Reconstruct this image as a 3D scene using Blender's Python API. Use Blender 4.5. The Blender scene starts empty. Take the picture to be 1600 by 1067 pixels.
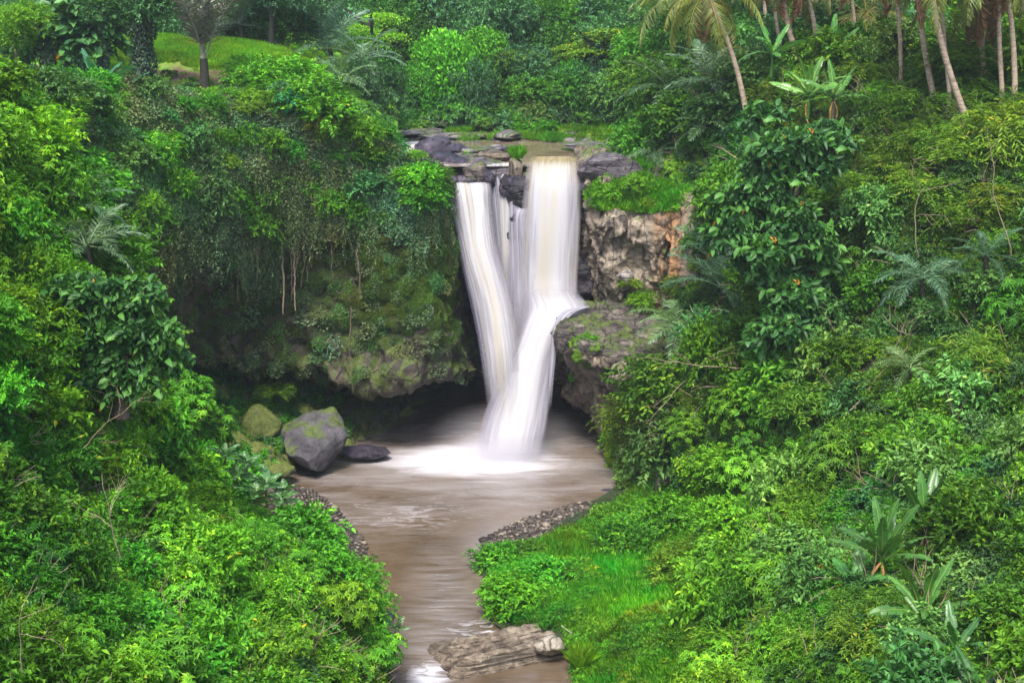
import bpy, math, random
import numpy as np
from mathutils import Vector, Matrix, Euler
R = math.radians
sc = bpy.context.scene
COL = sc.collection

# ------------------------------------------------------------------ camera, world, sun, exposure
CAM_H, PITCH, F = 22.4, 14.0, 2000.0
cam_d = bpy.data.cameras.new('camera'); cam = bpy.data.objects.new('camera', cam_d); COL.objects.link(cam)
cam.location = (0, 0, CAM_H); cam.rotation_euler = (R(90 - PITCH), 0, 0)
cam_d.sensor_width = 36; cam_d.lens = 45; cam_d.clip_end = 2000; cam_d.clip_start = 0.5
sc.camera = cam
W = bpy.data.worlds.new('World'); sc.world = W; W.use_nodes = True
SUN_EL, SUN_AZ = 60.0, 192.0          # azimuth the light comes from: behind the camera, a little left
nt = W.node_tree; bg = nt.nodes['Background']
sky = nt.nodes.new('ShaderNodeTexSky'); sky.sky_type = 'NISHITA'; sky.sun_disc = False
sky.sun_elevation = R(SUN_EL); sky.sun_rotation = R(SUN_AZ); sky.air_density = 1.0; sky.dust_density = 3.0
nt.links.new(sky.outputs[0], bg.inputs[0]); bg.inputs[1].default_value = 0.15
sun_d = bpy.data.lights.new('sun', 'SUN'); sun = bpy.data.objects.new('sun', sun_d); COL.objects.link(sun)
sun_d.energy = 2.5; sun_d.angle = R(15); sun_d.color = (1.0, 0.96, 0.88)
az = R(SUN_AZ); el = R(SUN_EL)
sdir = Vector((math.sin(az) * math.cos(el), math.cos(az) * math.cos(el), math.sin(el)))
sun.rotation_euler = sdir.to_track_quat('Z', 'Y').to_euler(); sun.location = (0, 0, 60)
sc.view_settings.view_transform = 'Standard'; sc.view_settings.look = 'None'; sc.view_settings.gamma = 1
sc.view_settings.exposure = 1.32
sc.render.engine = 'CYCLES'
cy = sc.cycles
cy.max_bounces = 6; cy.diffuse_bounces = 3; cy.glossy_bounces = 2; cy.transmission_bounces = 3
cy.volume_bounces = 3; cy.transparent_max_bounces = 24; cy.caustics_reflective = False; cy.caustics_refractive = False
cy.use_denoising = True; cy.use_adaptive_sampling = True; cy.adaptive_threshold = 0.02
cy.sample_clamp_indirect = 4

# ------------------------------------------------------------------ numbers
SP, CP = math.sin(R(PITCH)), math.cos(R(PITCH))
def at(px, py, D):
    """world point seen at photo pixel (px,py) whose ground distance (world y) is D"""
    a = (px - 800) / F; b = (533.5 - py) / F
    dy = CP + b * SP; dz = -SP + b * CP
    t = D / dy
    return np.array([a * t, D, CAM_H + dz * t])
def atz(px, D, z):
    """point in photo column px at distance D and height z"""
    dep = D * CP - (z - CAM_H) * SP
    return np.array([(px - 800) / F * dep, D, z])
def gz(px, py, z=0.0):
    a = (px - 800) / F; b = (533.5 - py) / F
    dy = CP + b * SP; dz = -SP + b * CP
    t = (z - CAM_H) / dz
    return np.array([a * t, dy * t, z])
def proj(P):
    P = np.atleast_2d(P); X = P[:, 0]; Y = P[:, 1]; Z = P[:, 2] - CAM_H
    dep = Y * CP - Z * SP; up = Y * SP + Z * CP
    dep = np.where(dep > .5, dep, .5)
    return 800 + F * X / dep, 533.5 - F * up / dep

def _h(ix, iy, iz, s):
    n = (ix * 374761393 + iy * 668265263 + iz * 2147483647 % 1000003 * 69069 + s * 144665) & 0xffffffff
    n = ((n ^ (n >> 13)) * 1274126177) & 0xffffffff
    n = ((n ^ (n >> 16)) * 2246822519) & 0xffffffff
    return ((n ^ (n >> 15)) & 0xffff) / 32767.5 - 1.0
def noise(P, s=0):
    P = np.asarray(P, float); I = np.floor(P).astype(np.int64); f = P - I; u = f * f * (3 - 2 * f)
    r = 0
    for a in (0, 1):
        for b in (0, 1):
            for c in (0, 1):
                w = (u[:, 0] if a else 1 - u[:, 0]) * (u[:, 1] if b else 1 - u[:, 1]) * (u[:, 2] if c else 1 - u[:, 2])
                r = r + w * _h(I[:, 0] + a, I[:, 1] + b, I[:, 2] + c, s)
    return r
def fbm(P, o=4, s=0, gain=.5):
    P = np.asarray(P, float); r = 0; a = 1
    for k in range(o):
        r = r + a * noise(P * 2 ** k + 17.3 * k, s + k); a *= gain
    return r
def cells(P, s):
    """one random level per fractured block"""
    I = np.floor(P).astype(np.int64); best = np.full(len(P), 9e9); val = np.zeros(len(P))
    for a in (-1, 0, 1):
        for b in (-1, 0, 1):
            for c in (-1, 0, 1):
                J = I + [a, b, c]; j = [(_h(J[:, 0], J[:, 1], J[:, 2], s + q) * .5 + .5) for q in (1, 2, 3)]
                d = sum((J[:, q] + j[q] - P[:, q]) ** 2 for q in range(3)); h = _h(J[:, 0], J[:, 1], J[:, 2], s + 7)
                m = d < best; best = np.where(m, d, best); val = np.where(m, h, val)
    return val
def nrm(v):
    return v / (np.linalg.norm(v, axis=-1, keepdims=True) + 1e-9)

# ------------------------------------------------------------------ mesh helpers
def mesh(name, V, faces, mats=(), smooth=False, rnd=None, uv=None):
    """faces: list of int arrays (n,3) or (n,4)"""
    V = np.asarray(V, np.float32)
    me = bpy.data.meshes.new(name)
    fs = [np.asarray(f, np.int32) for f in faces if len(f)]
    loops = np.concatenate([f.ravel() for f in fs]); n = sum(len(f) for f in fs)
    tot = np.concatenate([np.full(len(f), f.shape[1], np.int32) for f in fs])
    start = np.concatenate([[0], np.cumsum(tot)[:-1]]).astype(np.int32)
    me.vertices.add(len(V)); me.vertices.foreach_set('co', V.ravel())
    me.loops.add(len(loops)); me.loops.foreach_set('vertex_index', loops)
    me.polygons.add(n); me.polygons.foreach_set('loop_start', start)
    me.update(calc_edges=True)
    if smooth: me.polygons.foreach_set('use_smooth', np.ones(n, bool))
    if rnd is not None:
        a = me.attributes.new('rnd', 'FLOAT', 'POINT'); a.data.foreach_set('value', np.asarray(rnd, np.float32))
    if uv is not None:
        l = me.uv_layers.new(name='UVMap'); l.data.foreach_set('uv', np.asarray(uv, np.float32)[loops].ravel())
    for m in mats: me.materials.append(m)
    me.validate()
    return me
def tag(o, label=None, cat=None, group=None, kind=None):
    if label: o['label'] = label
    if cat: o['category'] = cat
    if group: o['group'] = group
    if kind: o['kind'] = kind
    return o
def obj(name, me, parent=None, loc=None, rot=None, scale=None, tint=None):
    o = bpy.data.objects.new(name, me); COL.objects.link(o)
    if parent: o.parent = parent
    if loc is not None: o.location = tuple(float(x) for x in loc)
    if rot is not None: o.rotation_euler = tuple(float(x) for x in rot)
    if scale is not None: o.scale = (scale,) * 3 if np.isscalar(scale) else tuple(scale)
    if me is not None: o['tint'] = [float(x) for x in (tint if tint is not None else (1, 1, 1))]
    return o
def empty(name, loc):
    o = bpy.data.objects.new(name, None); COL.objects.link(o); o.location = tuple(float(x) for x in loc)
    o.empty_display_size = .3
    return o

# ------------------------------------------------------------------ materials
class NT:
    def __init__(s, name):
        s.m = bpy.data.materials.new(name); s.m.use_nodes = True; s.t = s.m.node_tree
        s.t.nodes.clear(); s.out = s.n('OutputMaterial')
    def n(s, ty, **kw):
        nd = s.t.nodes.new('ShaderNode' + ty)
        for k, v in kw.items(): setattr(nd, k, v)
        return nd
    def l(s, a, b): s.t.links.new(a, b)
    def set(s, sock, v):
        if hasattr(v, 'is_output') or isinstance(v, bpy.types.NodeSocket): s.l(v, sock)
        else: sock.default_value = v
    def math(s, op, a, b=None, c=None, clamp=False):
        nd = s.n('Math', operation=op, use_clamp=clamp); s.set(nd.inputs[0], a)
        if b is not None: s.set(nd.inputs[1], b)
        if c is not None: s.set(nd.inputs[2], c)
        return nd.outputs[0]
    def mix(s, fac, a, b, mode='MIX'):
        nd = s.n('Mix', data_type='RGBA', blend_type=mode); s.set(nd.inputs[0], fac); s.set(nd.inputs[6], a); s.set(nd.inputs[7], b)
        return nd.outputs[2]
    def ramp(s, fac, stops):
        nd = s.n('ValToRGB'); cr = nd.color_ramp
        while len(cr.elements) < len(stops): cr.elements.new(.5)
        for e, (p, c) in zip(cr.elements, stops):
            e.position = p; e.color = (c, c, c, 1) if np.isscalar(c) else (*c, 1)
        s.l(fac, nd.inputs[0]); return nd.outputs[0]
    def pos(s, scale=(1, 1, 1), src='geo', rot=(0, 0, 0)):
        if src == 'geo': o = s.n('NewGeometry').outputs['Position']
        elif src == 'uv': o = s.n('UVMap').outputs[0]
        else: o = s.n('TexCoord').outputs['Object']
        mp = s.n('Mapping'); mp.inputs['Scale'].default_value = scale; mp.inputs['Rotation'].default_value = rot; s.l(o, mp.inputs[0]); return mp.outputs[0]
    def noise(s, vec, scale, detail=4, rough=.55, dist=0):
        nd = s.n('TexNoise'); s.l(vec, nd.inputs['Vector']); nd.inputs['Scale'].default_value = scale
        nd.inputs['Detail'].default_value = detail; nd.inputs['Roughness'].default_value = rough; nd.inputs['Distortion'].default_value = dist
        return nd.outputs[0]
    def bump(s, h, strength, dist=.1):
        nd = s.n('Bump'); nd.inputs['Strength'].default_value = strength; nd.inputs['Distance'].default_value = dist; s.l(h, nd.inputs['Height']); return nd.outputs[0]
    def princ(s, col, rough=.7, spec=.4, normal=None, **kw):
        p = s.n('BsdfPrincipled'); s.set(p.inputs['Base Color'], col if not isinstance(col, tuple) or len(col) == 4 else (*col, 1))
        s.set(p.inputs['Roughness'], rough); p.inputs['Specular IOR Level'].default_value = spec
        if normal is not None: s.l(normal, p.inputs['Normal'])
        return p.outputs[0]
    def done(s, sh): s.l(sh, s.out.inputs[0]); return s.m

def leaf_mat(name, stops, rough=.5, spec=.2, trans=.32):
    k = NT(name)
    a = k.n('Attribute', attribute_name='rnd')
    c = k.ramp(a.outputs['Fac'], stops)
    t = k.n('Attribute', attribute_name='tint', attribute_type='INSTANCER')
    c = k.mix(1.0, c, t.outputs['Color'], 'MULTIPLY')
    p = k.princ(c, rough, spec)
    tr = k.n('BsdfTranslucent')
    c2 = k.mix(1.0, c, (1.45, 1.25, .5, 1), 'MULTIPLY'); k.l(c2, tr.inputs[0])
    m = k.n('MixShader'); m.inputs[0].default_value = trans; k.l(p, m.inputs[1]); k.l(tr.outputs[0], m.inputs[2])
    return k.done(m.outputs[0])

M = {}
M['leaf'] = leaf_mat('leaf_green', [(0, (.040, .120, .008)), (.4, (.088, .262, .014)), (.8, (.182, .435, .020)), (.96, (.320, .530, .030)), (1, (.50, .44, .03))])
M['leaf_dark'] = leaf_mat('leaf_dark_green', [(0, (.036, .095, .020)), (.5, (.078, .190, .040)), (.9, (.14, .31, .058)), (1, (.20, .26, .07))], .5, .25, .24)
M['leaf_ivy'] = leaf_mat('leaf_ivy', [(0, (.050, .080, .036)), (.5, (.120, .175, .070)), (.88, (.21, .28, .125)), (1, (.30, .25, .17))], .55, .25, .2)
M['leaf_big'] = leaf_mat('leaf_large', [(0, (.030, .10, .020)), (.5, (.060, .19, .030)), (.93, (.13, .33, .04)), (.965, (.13, .30, .03)), (.972, (.75, .36, .02)), (1, (.85, .30, .02))], .45, .3, .25)
M['leaf_fine'] = leaf_mat('leaf_fine', [(0, (.055, .14, .014)), (.5, (.13, .29, .020)), (.9, (.25, .43, .03)), (1, (.38, .38, .06))])
M['leaf_palm'] = leaf_mat('palm_leaflet', [(0, (.045, .095, .035)), (.6, (.09, .16, .06)), (1, (.17, .25, .10))], .38, .5, .2)
M['leaf_coconut'] = leaf_mat('coconut_leaflet', [(0, (.06, .11, .025)), (.6, (.14, .20, .035)), (1, (.30, .27, .05))], .4, .45, .3)
M['leaf_banana'] = leaf_mat('banana_leaf', [(0, (.055, .17, .030)), (.5, (.085, .26, .04)), (.9, (.15, .38, .06)), (1, (.30, .42, .10))], .35, .5, .35)
M['frond_dead'] = leaf_mat('dead_frond', [(0, (.12, .065, .035)), (.6, (.24, .13, .07)), (1, (.38, .24, .13))], .8, .15, .15)
M['grass'] = leaf_mat('grass_blade', [(0, (.06, .24, .012)), (.5, (.12, .42, .02)), (.93, (.22, .56, .03)), (1, (.42, .42, .05))], .5, .3, .35)
M['moss'] = leaf_mat('moss', [(0, (.035, .07, .012)), (.6, (.075, .13, .018)), (1, (.15, .20, .03))], .8, .1, .15)

def bark_mat(name, c1, c2, sc_=(6, 6, 14)):
    k = NT(name); v = k.pos(sc_, 'obj'); n = k.noise(v, 1.0, 5, .7)
    c = k.ramp(n, [(.3, c1), (.7, c2)])
    return k.done(k.princ(c, .85, .2, k.bump(n, .6, .05)))
M['bark'] = bark_mat('bark', (.055, .04, .03), (.17, .13, .10))
M['bark_palm'] = bark_mat('palm_bark', (.15, .11, .08), (.46, .36, .27), (3, 3, 9))
M['bark_dark'] = bark_mat('dark_bark', (.012, .013, .010), (.05, .05, .035))
M['twig'] = bark_mat('dry_twig', (.16, .12, .08), (.34, .27, .18))
M['wood_pale'] = bark_mat('pale_wood', (.30, .26, .20), (.55, .48, .38), (4, 4, 12))

def rock_mat(name, cols, moss=0.0, cracks=1.0, stainx=None, mosscol=((.035, .06, .012), (.10, .14, .02)), layers=False, scale=1.0, rough=.75, stain=None, wet=0.3):
    k = NT(name); v = k.pos()
    n1 = k.noise(v, .35 * scale, 6, .62, .4); n2 = k.noise(v, 2.2 * scale, 6, .65); n3 = k.noise(v, 9 * scale, 4, .7)
    f = k.math('ADD', k.math('MULTIPLY', n1, .55), k.math('MULTIPLY', n2, .45))
    c = k.ramp(f, [(.36, cols[0]), (.47, cols[1]), (.56, cols[2]), (.66, cols[3])])
    h = k.math('ADD', k.math('MULTIPLY', n2, 1.0), k.math('MULTIPLY', n3, .35))
    if layers:
        lv = k.noise(k.pos((.25, .25, 5.0)), 1.0, 4, .6, .3)
        c = k.mix(k.ramp(lv, [(.42, .75), (.52, 0.0)]), c, (cols[0][0] * .5, cols[0][1] * .5, cols[0][2] * .5, 1))
        h = k.math('ADD', h, k.math('MULTIPLY', lv, 1.8))
    if stain:
        sn = k.noise(k.pos((1.1, 1.1, .14)), 1.0, 5, .6, .5)
        sf = k.ramp(sn, [(.38, 0.0), (.5, .9)])
        if stainx:
            sxx = k.n('SeparateXYZ'); k.l(v, sxx.inputs[0])
            dd = k.math('ABSOLUTE', k.math('SUBTRACT', sxx.outputs[0], stainx[0]))
            sf = k.math('MULTIPLY', sf, k.math('SUBTRACT', 1.15, k.math('DIVIDE', dd, stainx[1]), clamp=True))
        c = k.mix(sf, c, (*stain, 1))
        sn2 = k.noise(k.pos((1.7, 1.7, .10), rot=(0, 0, .7)), 1.0, 4, .6, .3)
        c = k.mix(k.ramp(sn2, [(.55, 0.0), (.62, .8)]), c, (.012, .011, .012, 1))
    # cracks
    vo = k.n('TexVoronoi', feature='DISTANCE_TO_EDGE'); k.l(k.pos((.7, .7, .5)), vo.inputs['Vector']); vo.inputs['Scale'].default_value = .9 * scale
    vd = k.math('ADD', vo.outputs['Distance'], k.math('MULTIPLY', k.math('SUBTRACT', n2, .5), .12))
    cr = k.math('MULTIPLY', k.ramp(vd, [(0, 1.0), (.03, 0.0)]), cracks)
    c = k.mix(k.math('MULTIPLY', cr, .5), c, (.012, .010, .009, 1))
    if moss > 0:
        g = k.n('NewGeometry'); sx = k.n('SeparateXYZ'); k.l(g.outputs['Normal'], sx.inputs[0])
        mn = k.noise(v, .8, 6, .7)
        mm = k.math('ADD', mn, k.math('MULTIPLY', sx.outputs[2], .18))
        mf = k.ramp(mm, [(max(.0, .66 - moss * .35), 0.0), (.74 - moss * .35, 1.0)])
        mc = k.ramp(k.noise(v, 5, 4, .7), [(.3, mosscol[0]), (.7, mosscol[1])])
        c = k.mix(k.math('MULTIPLY', mf, .92), c, mc)
    h = k.math('SUBTRACT', h, k.math('MULTIPLY', cr, .5))
    r = k.ramp(n2, [(.35, rough - wet), (.6, rough)])
    return k.done(k.princ(c, r, .4, k.bump(h, .9, .22)))
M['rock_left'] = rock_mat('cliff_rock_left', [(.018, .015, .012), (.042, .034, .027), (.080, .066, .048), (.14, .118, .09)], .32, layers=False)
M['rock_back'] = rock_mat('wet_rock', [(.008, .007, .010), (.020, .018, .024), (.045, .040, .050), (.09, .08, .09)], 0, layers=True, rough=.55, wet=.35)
M['rock_right'] = rock_mat('cliff_rock_right', [(.050, .038, .030), (.15, .118, .088), (.26, .21, .158), (.40, .33, .255)], .06, cracks=.8, stain=(.36, .18, .07), stainx=(8.2, .8))
M['rock_ledge'] = rock_mat('ledge_rock', [(.022, .018, .018), (.070, .057, .052), (.155, .13, .115), (.28, .235, .19)], .12, layers=True)
M['rock_shelf'] = rock_mat('river_shelf_rock', [(.045, .037, .045), (.13, .11, .13), (.25, .22, .23), (.42, .37, .33)], .06, layers=True, scale=1.3)
M['rock_purple'] = rock_mat('dark_wet_boulder', [(.010, .008, .014), (.028, .023, .038), (.06, .05, .075), (.15, .13, .15)], 0, .2, scale=1.3, rough=.5)
M['rock_grey'] = rock_mat('grey_boulder', [(.018, .016, .019), (.042, .038, .045), (.075, .069, .078), (.115, .107, .115)], .12, .25, scale=.8)
M['rock_mossy'] = rock_mat('mossy_boulder', [(.035, .034, .026), (.07, .068, .05), (.10, .095, .07), (.15, .14, .11)], .62, .2, mosscol=((.05, .075, .012), (.16, .19, .03)))
M['rock_pale'] = rock_mat('pale_bedded_rock', [(.05, .038, .028), (.14, .108, .078), (.26, .21, .155), (.42, .36, .28)], 0, .3, layers=True, scale=1.6)
M['soil'] = rock_mat('soil', [(.03, .022, .014), (.06, .045, .026), (.09, .068, .04), (.14, .10, .06)], .35, mosscol=((.025, .05, .01), (.05, .10, .018)), scale=1.0)
M['soil_dark'] = rock_mat('shaded_soil', [(.014, .012, .008), (.028, .024, .014), (.045, .038, .02), (.07, .055, .03)], .45, mosscol=((.012, .028, .006), (.03, .055, .012)))  # darker copy of the soil, shade under the growth painted into its colours
M['gravel_ground'] = rock_mat('gravel_bed', [(.02, .015, .015), (.045, .034, .03), (.07, .055, .045), (.11, .085, .065)], 0, scale=2.5)
M['pebble'] = leaf_mat('pebble', [(0, (.02, .016, .015)), (.5, (.05, .04, .034)), (.85, (.09, .075, .06)), (1, (.2, .165, .13))], .7, .3, .0)

def lawn_mat():
    k = NT('lawn_soil'); v = k.pos(); n = k.noise(v, .5, 5, .6)
    c = k.ramp(k.noise(v, 3, 4), [(.3, (.09, .24, .014)), (.7, (.16, .35, .022))])
    d = k.ramp(k.noise(v, 6, 4, .7), [(.3, (.06, .035, .022)), (.7, (.20, .12, .075))])
    sx = k.n('SeparateXYZ'); k.l(v, sx.inputs[0])
    m = k.math('ADD', k.math('MULTIPLY', k.math('SUBTRACT', sx.outputs[1], 74.5), .25), k.math('MULTIPLY', k.math('SUBTRACT', n, .5), 4))
    f = k.ramp(k.math('ADD', m, .5), [(0, 0.0), (1, 1.0)])
    return k.done(k.princ(k.mix(f, d, c), .9, .1, k.bump(n, .4, .2)))
M['lawn'] = lawn_mat()

# ------------------------------------------------------------------ surfaces lofted through control points
def cubic(P, n):
    """P (k,...,3) -> resampled n points along axis 0, Catmull-Rom"""
    k = len(P); t = np.linspace(0, k - 1, n); i = np.minimum(t.astype(int), k - 2); f = (t - i)
    f = f.reshape((-1,) + (1,) * (P.ndim - 1))
    g = lambda j: P[np.clip(j, 0, k - 1)]
    p0, p1, p2, p3 = g(i - 1), g(i), g(i + 1), g(i + 2)
    p0 = np.where((i - 1 < 0).reshape(f.shape), 2 * p1 - p2, p0); p3 = np.where((i + 2 > k - 1).reshape(f.shape), 2 * p2 - p1, p3)
    return .5 * (2 * p1 + (p2 - p0) * f + (2 * p0 - 5 * p1 + 4 * p2 - p3) * f ** 2 + (3 * p1 - p0 - 3 * p2 + p3) * f ** 3)
class Patch:
    def __init__(s, rows, n, m, amp=0.3, freq=.35, seed=1, ridged=0.0, fine=.0, strata=0.0, flip=False, ampf=None, cols=0.0, blocks=None):
        G = np.array(rows, float); G = cubic(G, n); G = cubic(G.transpose(1, 0, 2), m).transpose(1, 0, 2)
        du = np.gradient(G, axis=1); dv = np.gradient(G, axis=0)
        N = nrm(np.cross(du, dv)); N = -N if flip else N
        P = G.reshape(-1, 3); Nf = N.reshape(-1, 3)
        d = fbm(P * freq, 4, seed) * amp
        if ridged: d = d + (0.5 - np.abs(fbm(P * freq * 2.1, 4, seed + 9))) * ridged
        if strata:
            q = P * np.array([.22, .22, 1.9]); d = d + np.sign(noise(q, seed + 4)) * np.abs(noise(q, seed + 4)) ** .5 * strata
        if fine: d = d + fbm(P * 2.6, 3, seed + 5) * fine
        if cols: q = P * np.array([.75, .75, .13]) + 5; nq = noise(q, seed + 6); d = d + np.sign(nq) * np.abs(nq) ** .4 * cols
        if blocks:
            for (ba, bs, bsd) in blocks: d = d + cells(P * np.array(bs), bsd) * ba
        if ampf is not None: d = d * ampf(P)
        P = P + Nf * d[:, None]
        s.n, s.m, s.P = n, m, P.reshape(n, m, 3)
        du = np.gradient(s.P, axis=1); dv = np.gradient(s.P, axis=0)
        s.N = nrm(np.cross(du, dv)) * (-1 if flip else 1)
        s.flip = flip
    def faces(s):
        i = np.arange(s.n * s.m).reshape(s.n, s.m)
        a, b, c, d = i[:-1, :-1].ravel(), i[:-1, 1:].ravel(), i[1:, 1:].ravel(), i[1:, :-1].ravel()
        f = np.stack([a, b, c, d], 1)
        return f[:, ::-1] if s.flip else f
    def build(s, name, mat, smooth=True):
        return obj(name, mesh(name, s.P.reshape(-1, 3), [s.faces()], [mat], smooth))
    def sample(s, k, seed, wfun=None, view=260):
        rg = np.random.default_rng(seed)
        f = s.faces(); V = s.P.reshape(-1, 3); Nn = s.N.reshape(-1, 3)
        ar = np.linalg.norm(np.cross(V[f[:, 1]] - V[f[:, 0]], V[f[:, 3]] - V[f[:, 0]]), axis=1)
        ce = V[f].mean(1); px, py = proj(ce)
        ok = (px > -view) & (px < 1600 + view) & (py > -view) & (py < 1067 + view)
        w = ar * ok
        if wfun is not None: w = w * np.clip(wfun(px, py, ce, Nn[f].mean(1)), 0, None)
        if w.sum() <= 0: return np.zeros((0, 3)), np.zeros((0, 3))
        idx = rg.choice(len(f), k, p=w / w.sum()); u = rg.random((k, 1)); v = rg.random((k, 1)); q = f[idx]
        B = lambda A: (A[q[:, 0]] * (1 - u) + A[q[:, 1]] * u) * (1 - v) + (A[q[:, 3]] * (1 - u) + A[q[:, 2]] * u) * v
        return B(V), nrm(B(Nn))
    def near(s, px, py):
        """surface point seen nearest to a photo pixel"""
        V = s.P.reshape(-1, 3); x, y = proj(V); return V[np.argmin((x - px) ** 2 + (y - py) ** 2)]
def interp(x, xs, ys): return np.interp(x, xs, ys)

# ------------------------------------------------------------------ leaves
def leaves(pos, d, up, L, Wd, rnd, fold=.25, bend=.25, full=False):
    """leaf blades. pos,d,up (n,3); L,Wd (n,)"""
    d = nrm(d); s = nrm(np.cross(d, up)); n = nrm(np.cross(s, d))
    L = np.broadcast_to(L, (len(pos),))[:, None]; Wd = np.broadcast_to(Wd, (len(pos),))[:, None]
    k = len(pos); b = np.arange(k)[:, None]
    if not full:
        m = pos + d * L * .45 + n * Wd * fold
        V = np.stack([pos, m - s * Wd * .5, pos + d * L - n * L * bend, m + s * Wd * .5], 1).reshape(-1, 3)
        return V, (b * 4 + np.array([[0, 2, 1]])), (b * 4 + np.array([[0, 3, 2]])), np.repeat(rnd, 4)
    c1 = pos + d * L * .30; c2 = pos + d * L * .68 - n * L * bend * .35
    V = np.stack([pos, c1 - s * Wd * .42 + n * Wd * fold, c1, c1 + s * Wd * .42 + n * Wd * fold,
                  c2 - s * Wd * .40 + n * Wd * fold, c2, c2 + s * Wd * .40 + n * Wd * fold, pos + d * L - n * L * bend], 1).reshape(-1, 3)
    T = np.array([[0, 2, 1], [0, 3, 2], [4, 5, 7], [5, 6, 7]]); Q = np.array([[1, 2, 5, 4], [2, 3, 6, 5]])
    return V, (b[:, :, None] * 8 + T[None]).reshape(-1, 3), (b[:, :, None] * 8 + Q[None]).reshape(-1, 4), np.repeat(rnd, 8)
class Acc:
    def __init__(s): s.V = []; s.T = []; s.Q = []; s.r = []; s.n = 0
    def add(s, V, fs, r):
        s.V.append(V); s.r.append(r)
        for f in fs: (s.T if f.shape[1] == 3 else s.Q).append(f + s.n)
        s.n += len(V)
    def leaves(s, *a, **k):
        V, f1, f2, r = leaves(*a, **k); s.add(V, [f1, f2], r)
    def tube(s, pts, rad, sides=6, rnd=.3):
        pts = np.asarray(pts, float); rad = np.broadcast_to(rad, (len(pts),)); t = nrm(np.gradient(pts, axis=0))
        ref = np.where(np.abs(t[:, 2:3]) > .9, np.array([[1., 0, 0]]), np.array([[0, 0, 1.]]))
        a = nrm(np.cross(t, ref)); b = np.cross(t, a); th = np.linspace(0, 2 * np.pi, sides, endpoint=False)
        V = (pts[:, None] + rad[:, None, None] * (a[:, None] * np.cos(th)[None, :, None] + b[:, None] * np.sin(th)[None, :, None])).reshape(-1, 3)
        i = np.arange(len(pts) * sides).reshape(len(pts), sides); j = np.roll(i, -1, 1)
        s.add(V, [np.stack([i[:-1].ravel(), j[:-1].ravel(), j[1:].ravel(), i[1:].ravel()], 1)], np.full(len(V), rnd))
    def mesh(s, name, mats, smooth=False):
        fs = []
        if s.T: fs.append(np.concatenate(s.T))
        if s.Q: fs.append(np.concatenate(s.Q))
        return mesh(name, np.concatenate(s.V), fs, mats, smooth, np.concatenate(s.r))

def rdir(rg, n, up=0.0):
    v = rg.normal(size=(n, 3)); v[:, 2] += up; return nrm(v)
def bush_mesh(name, mat, seed, Rr=1.0, lobes=6, sprigs=36, per=9, L=.13, Wd=.06, flat=.75, sp_len=.5, droop=.35, full=False, spread=1.0, ragged=.3):
    """leafy mound: sprigs of leaves standing out of several unequal lobes"""
    rg = np.random.default_rng(seed); A = Acc()
    for k in range(lobes):
        a = rg.random() * 6.283; rr = Rr * spread * (0 if k == 0 else rg.uniform(.35, .75)); h = Rr * flat * rg.uniform(.15, .75)
        c = np.array([math.cos(a) * rr, math.sin(a) * rr, h if k else Rr * flat * .7]); lr = Rr * rg.uniform(.28, .52)
        d = rdir(rg, sprigs, .55); o = c + d * (lr * rg.uniform(.55, 1.0 + ragged, sprigs))[:, None] * np.array([1, 1, .8])
        dirs = nrm(d + rdir(rg, sprigs) * .45 + np.array([0, 0, .15]))
        shade = rg.normal(0, .12)
        sl = sp_len * rg.uniform(.6, 1.25, sprigs)
        t = np.linspace(.1, 1, per)
        base = o[:, None] + dirs[:, None] * (sl[:, None] * t[None])[..., None] * Rr * .8
        base[..., 2] -= (t ** 2)[None] * droop * sl[:, None] * Rr * .6
        side = nrm(np.cross(dirs, rdir(rg, sprigs, 1.2)))
        sg = np.where(np.arange(per) % 2 == 0, 1, -1)[None, :, None]
        ld = nrm(side[:, None] * sg + dirs[:, None] * .75 + rg.normal(size=(sprigs, per, 3)) * .28)
        ld[..., 2] -= droop * rg.random((sprigs, per))
        up = nrm(rdir(rg, sprigs * per, 1.6))
        n = sprigs * per
        r = np.clip(.42 + shade + np.repeat(rg.normal(0, .12, sprigs), per) + rg.normal(0, .16, n), 0, .95)
        r = np.where(rg.random(n) > .9975, 1.0, r)
        A.leaves(base.reshape(-1, 3), ld.reshape(-1, 3), up, L * rg.uniform(.65, 1.3, n), Wd * rg.uniform(.7, 1.2, n), r, fold=.22, bend=.22, full=full)
    return A.mesh(name, [mat])
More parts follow.
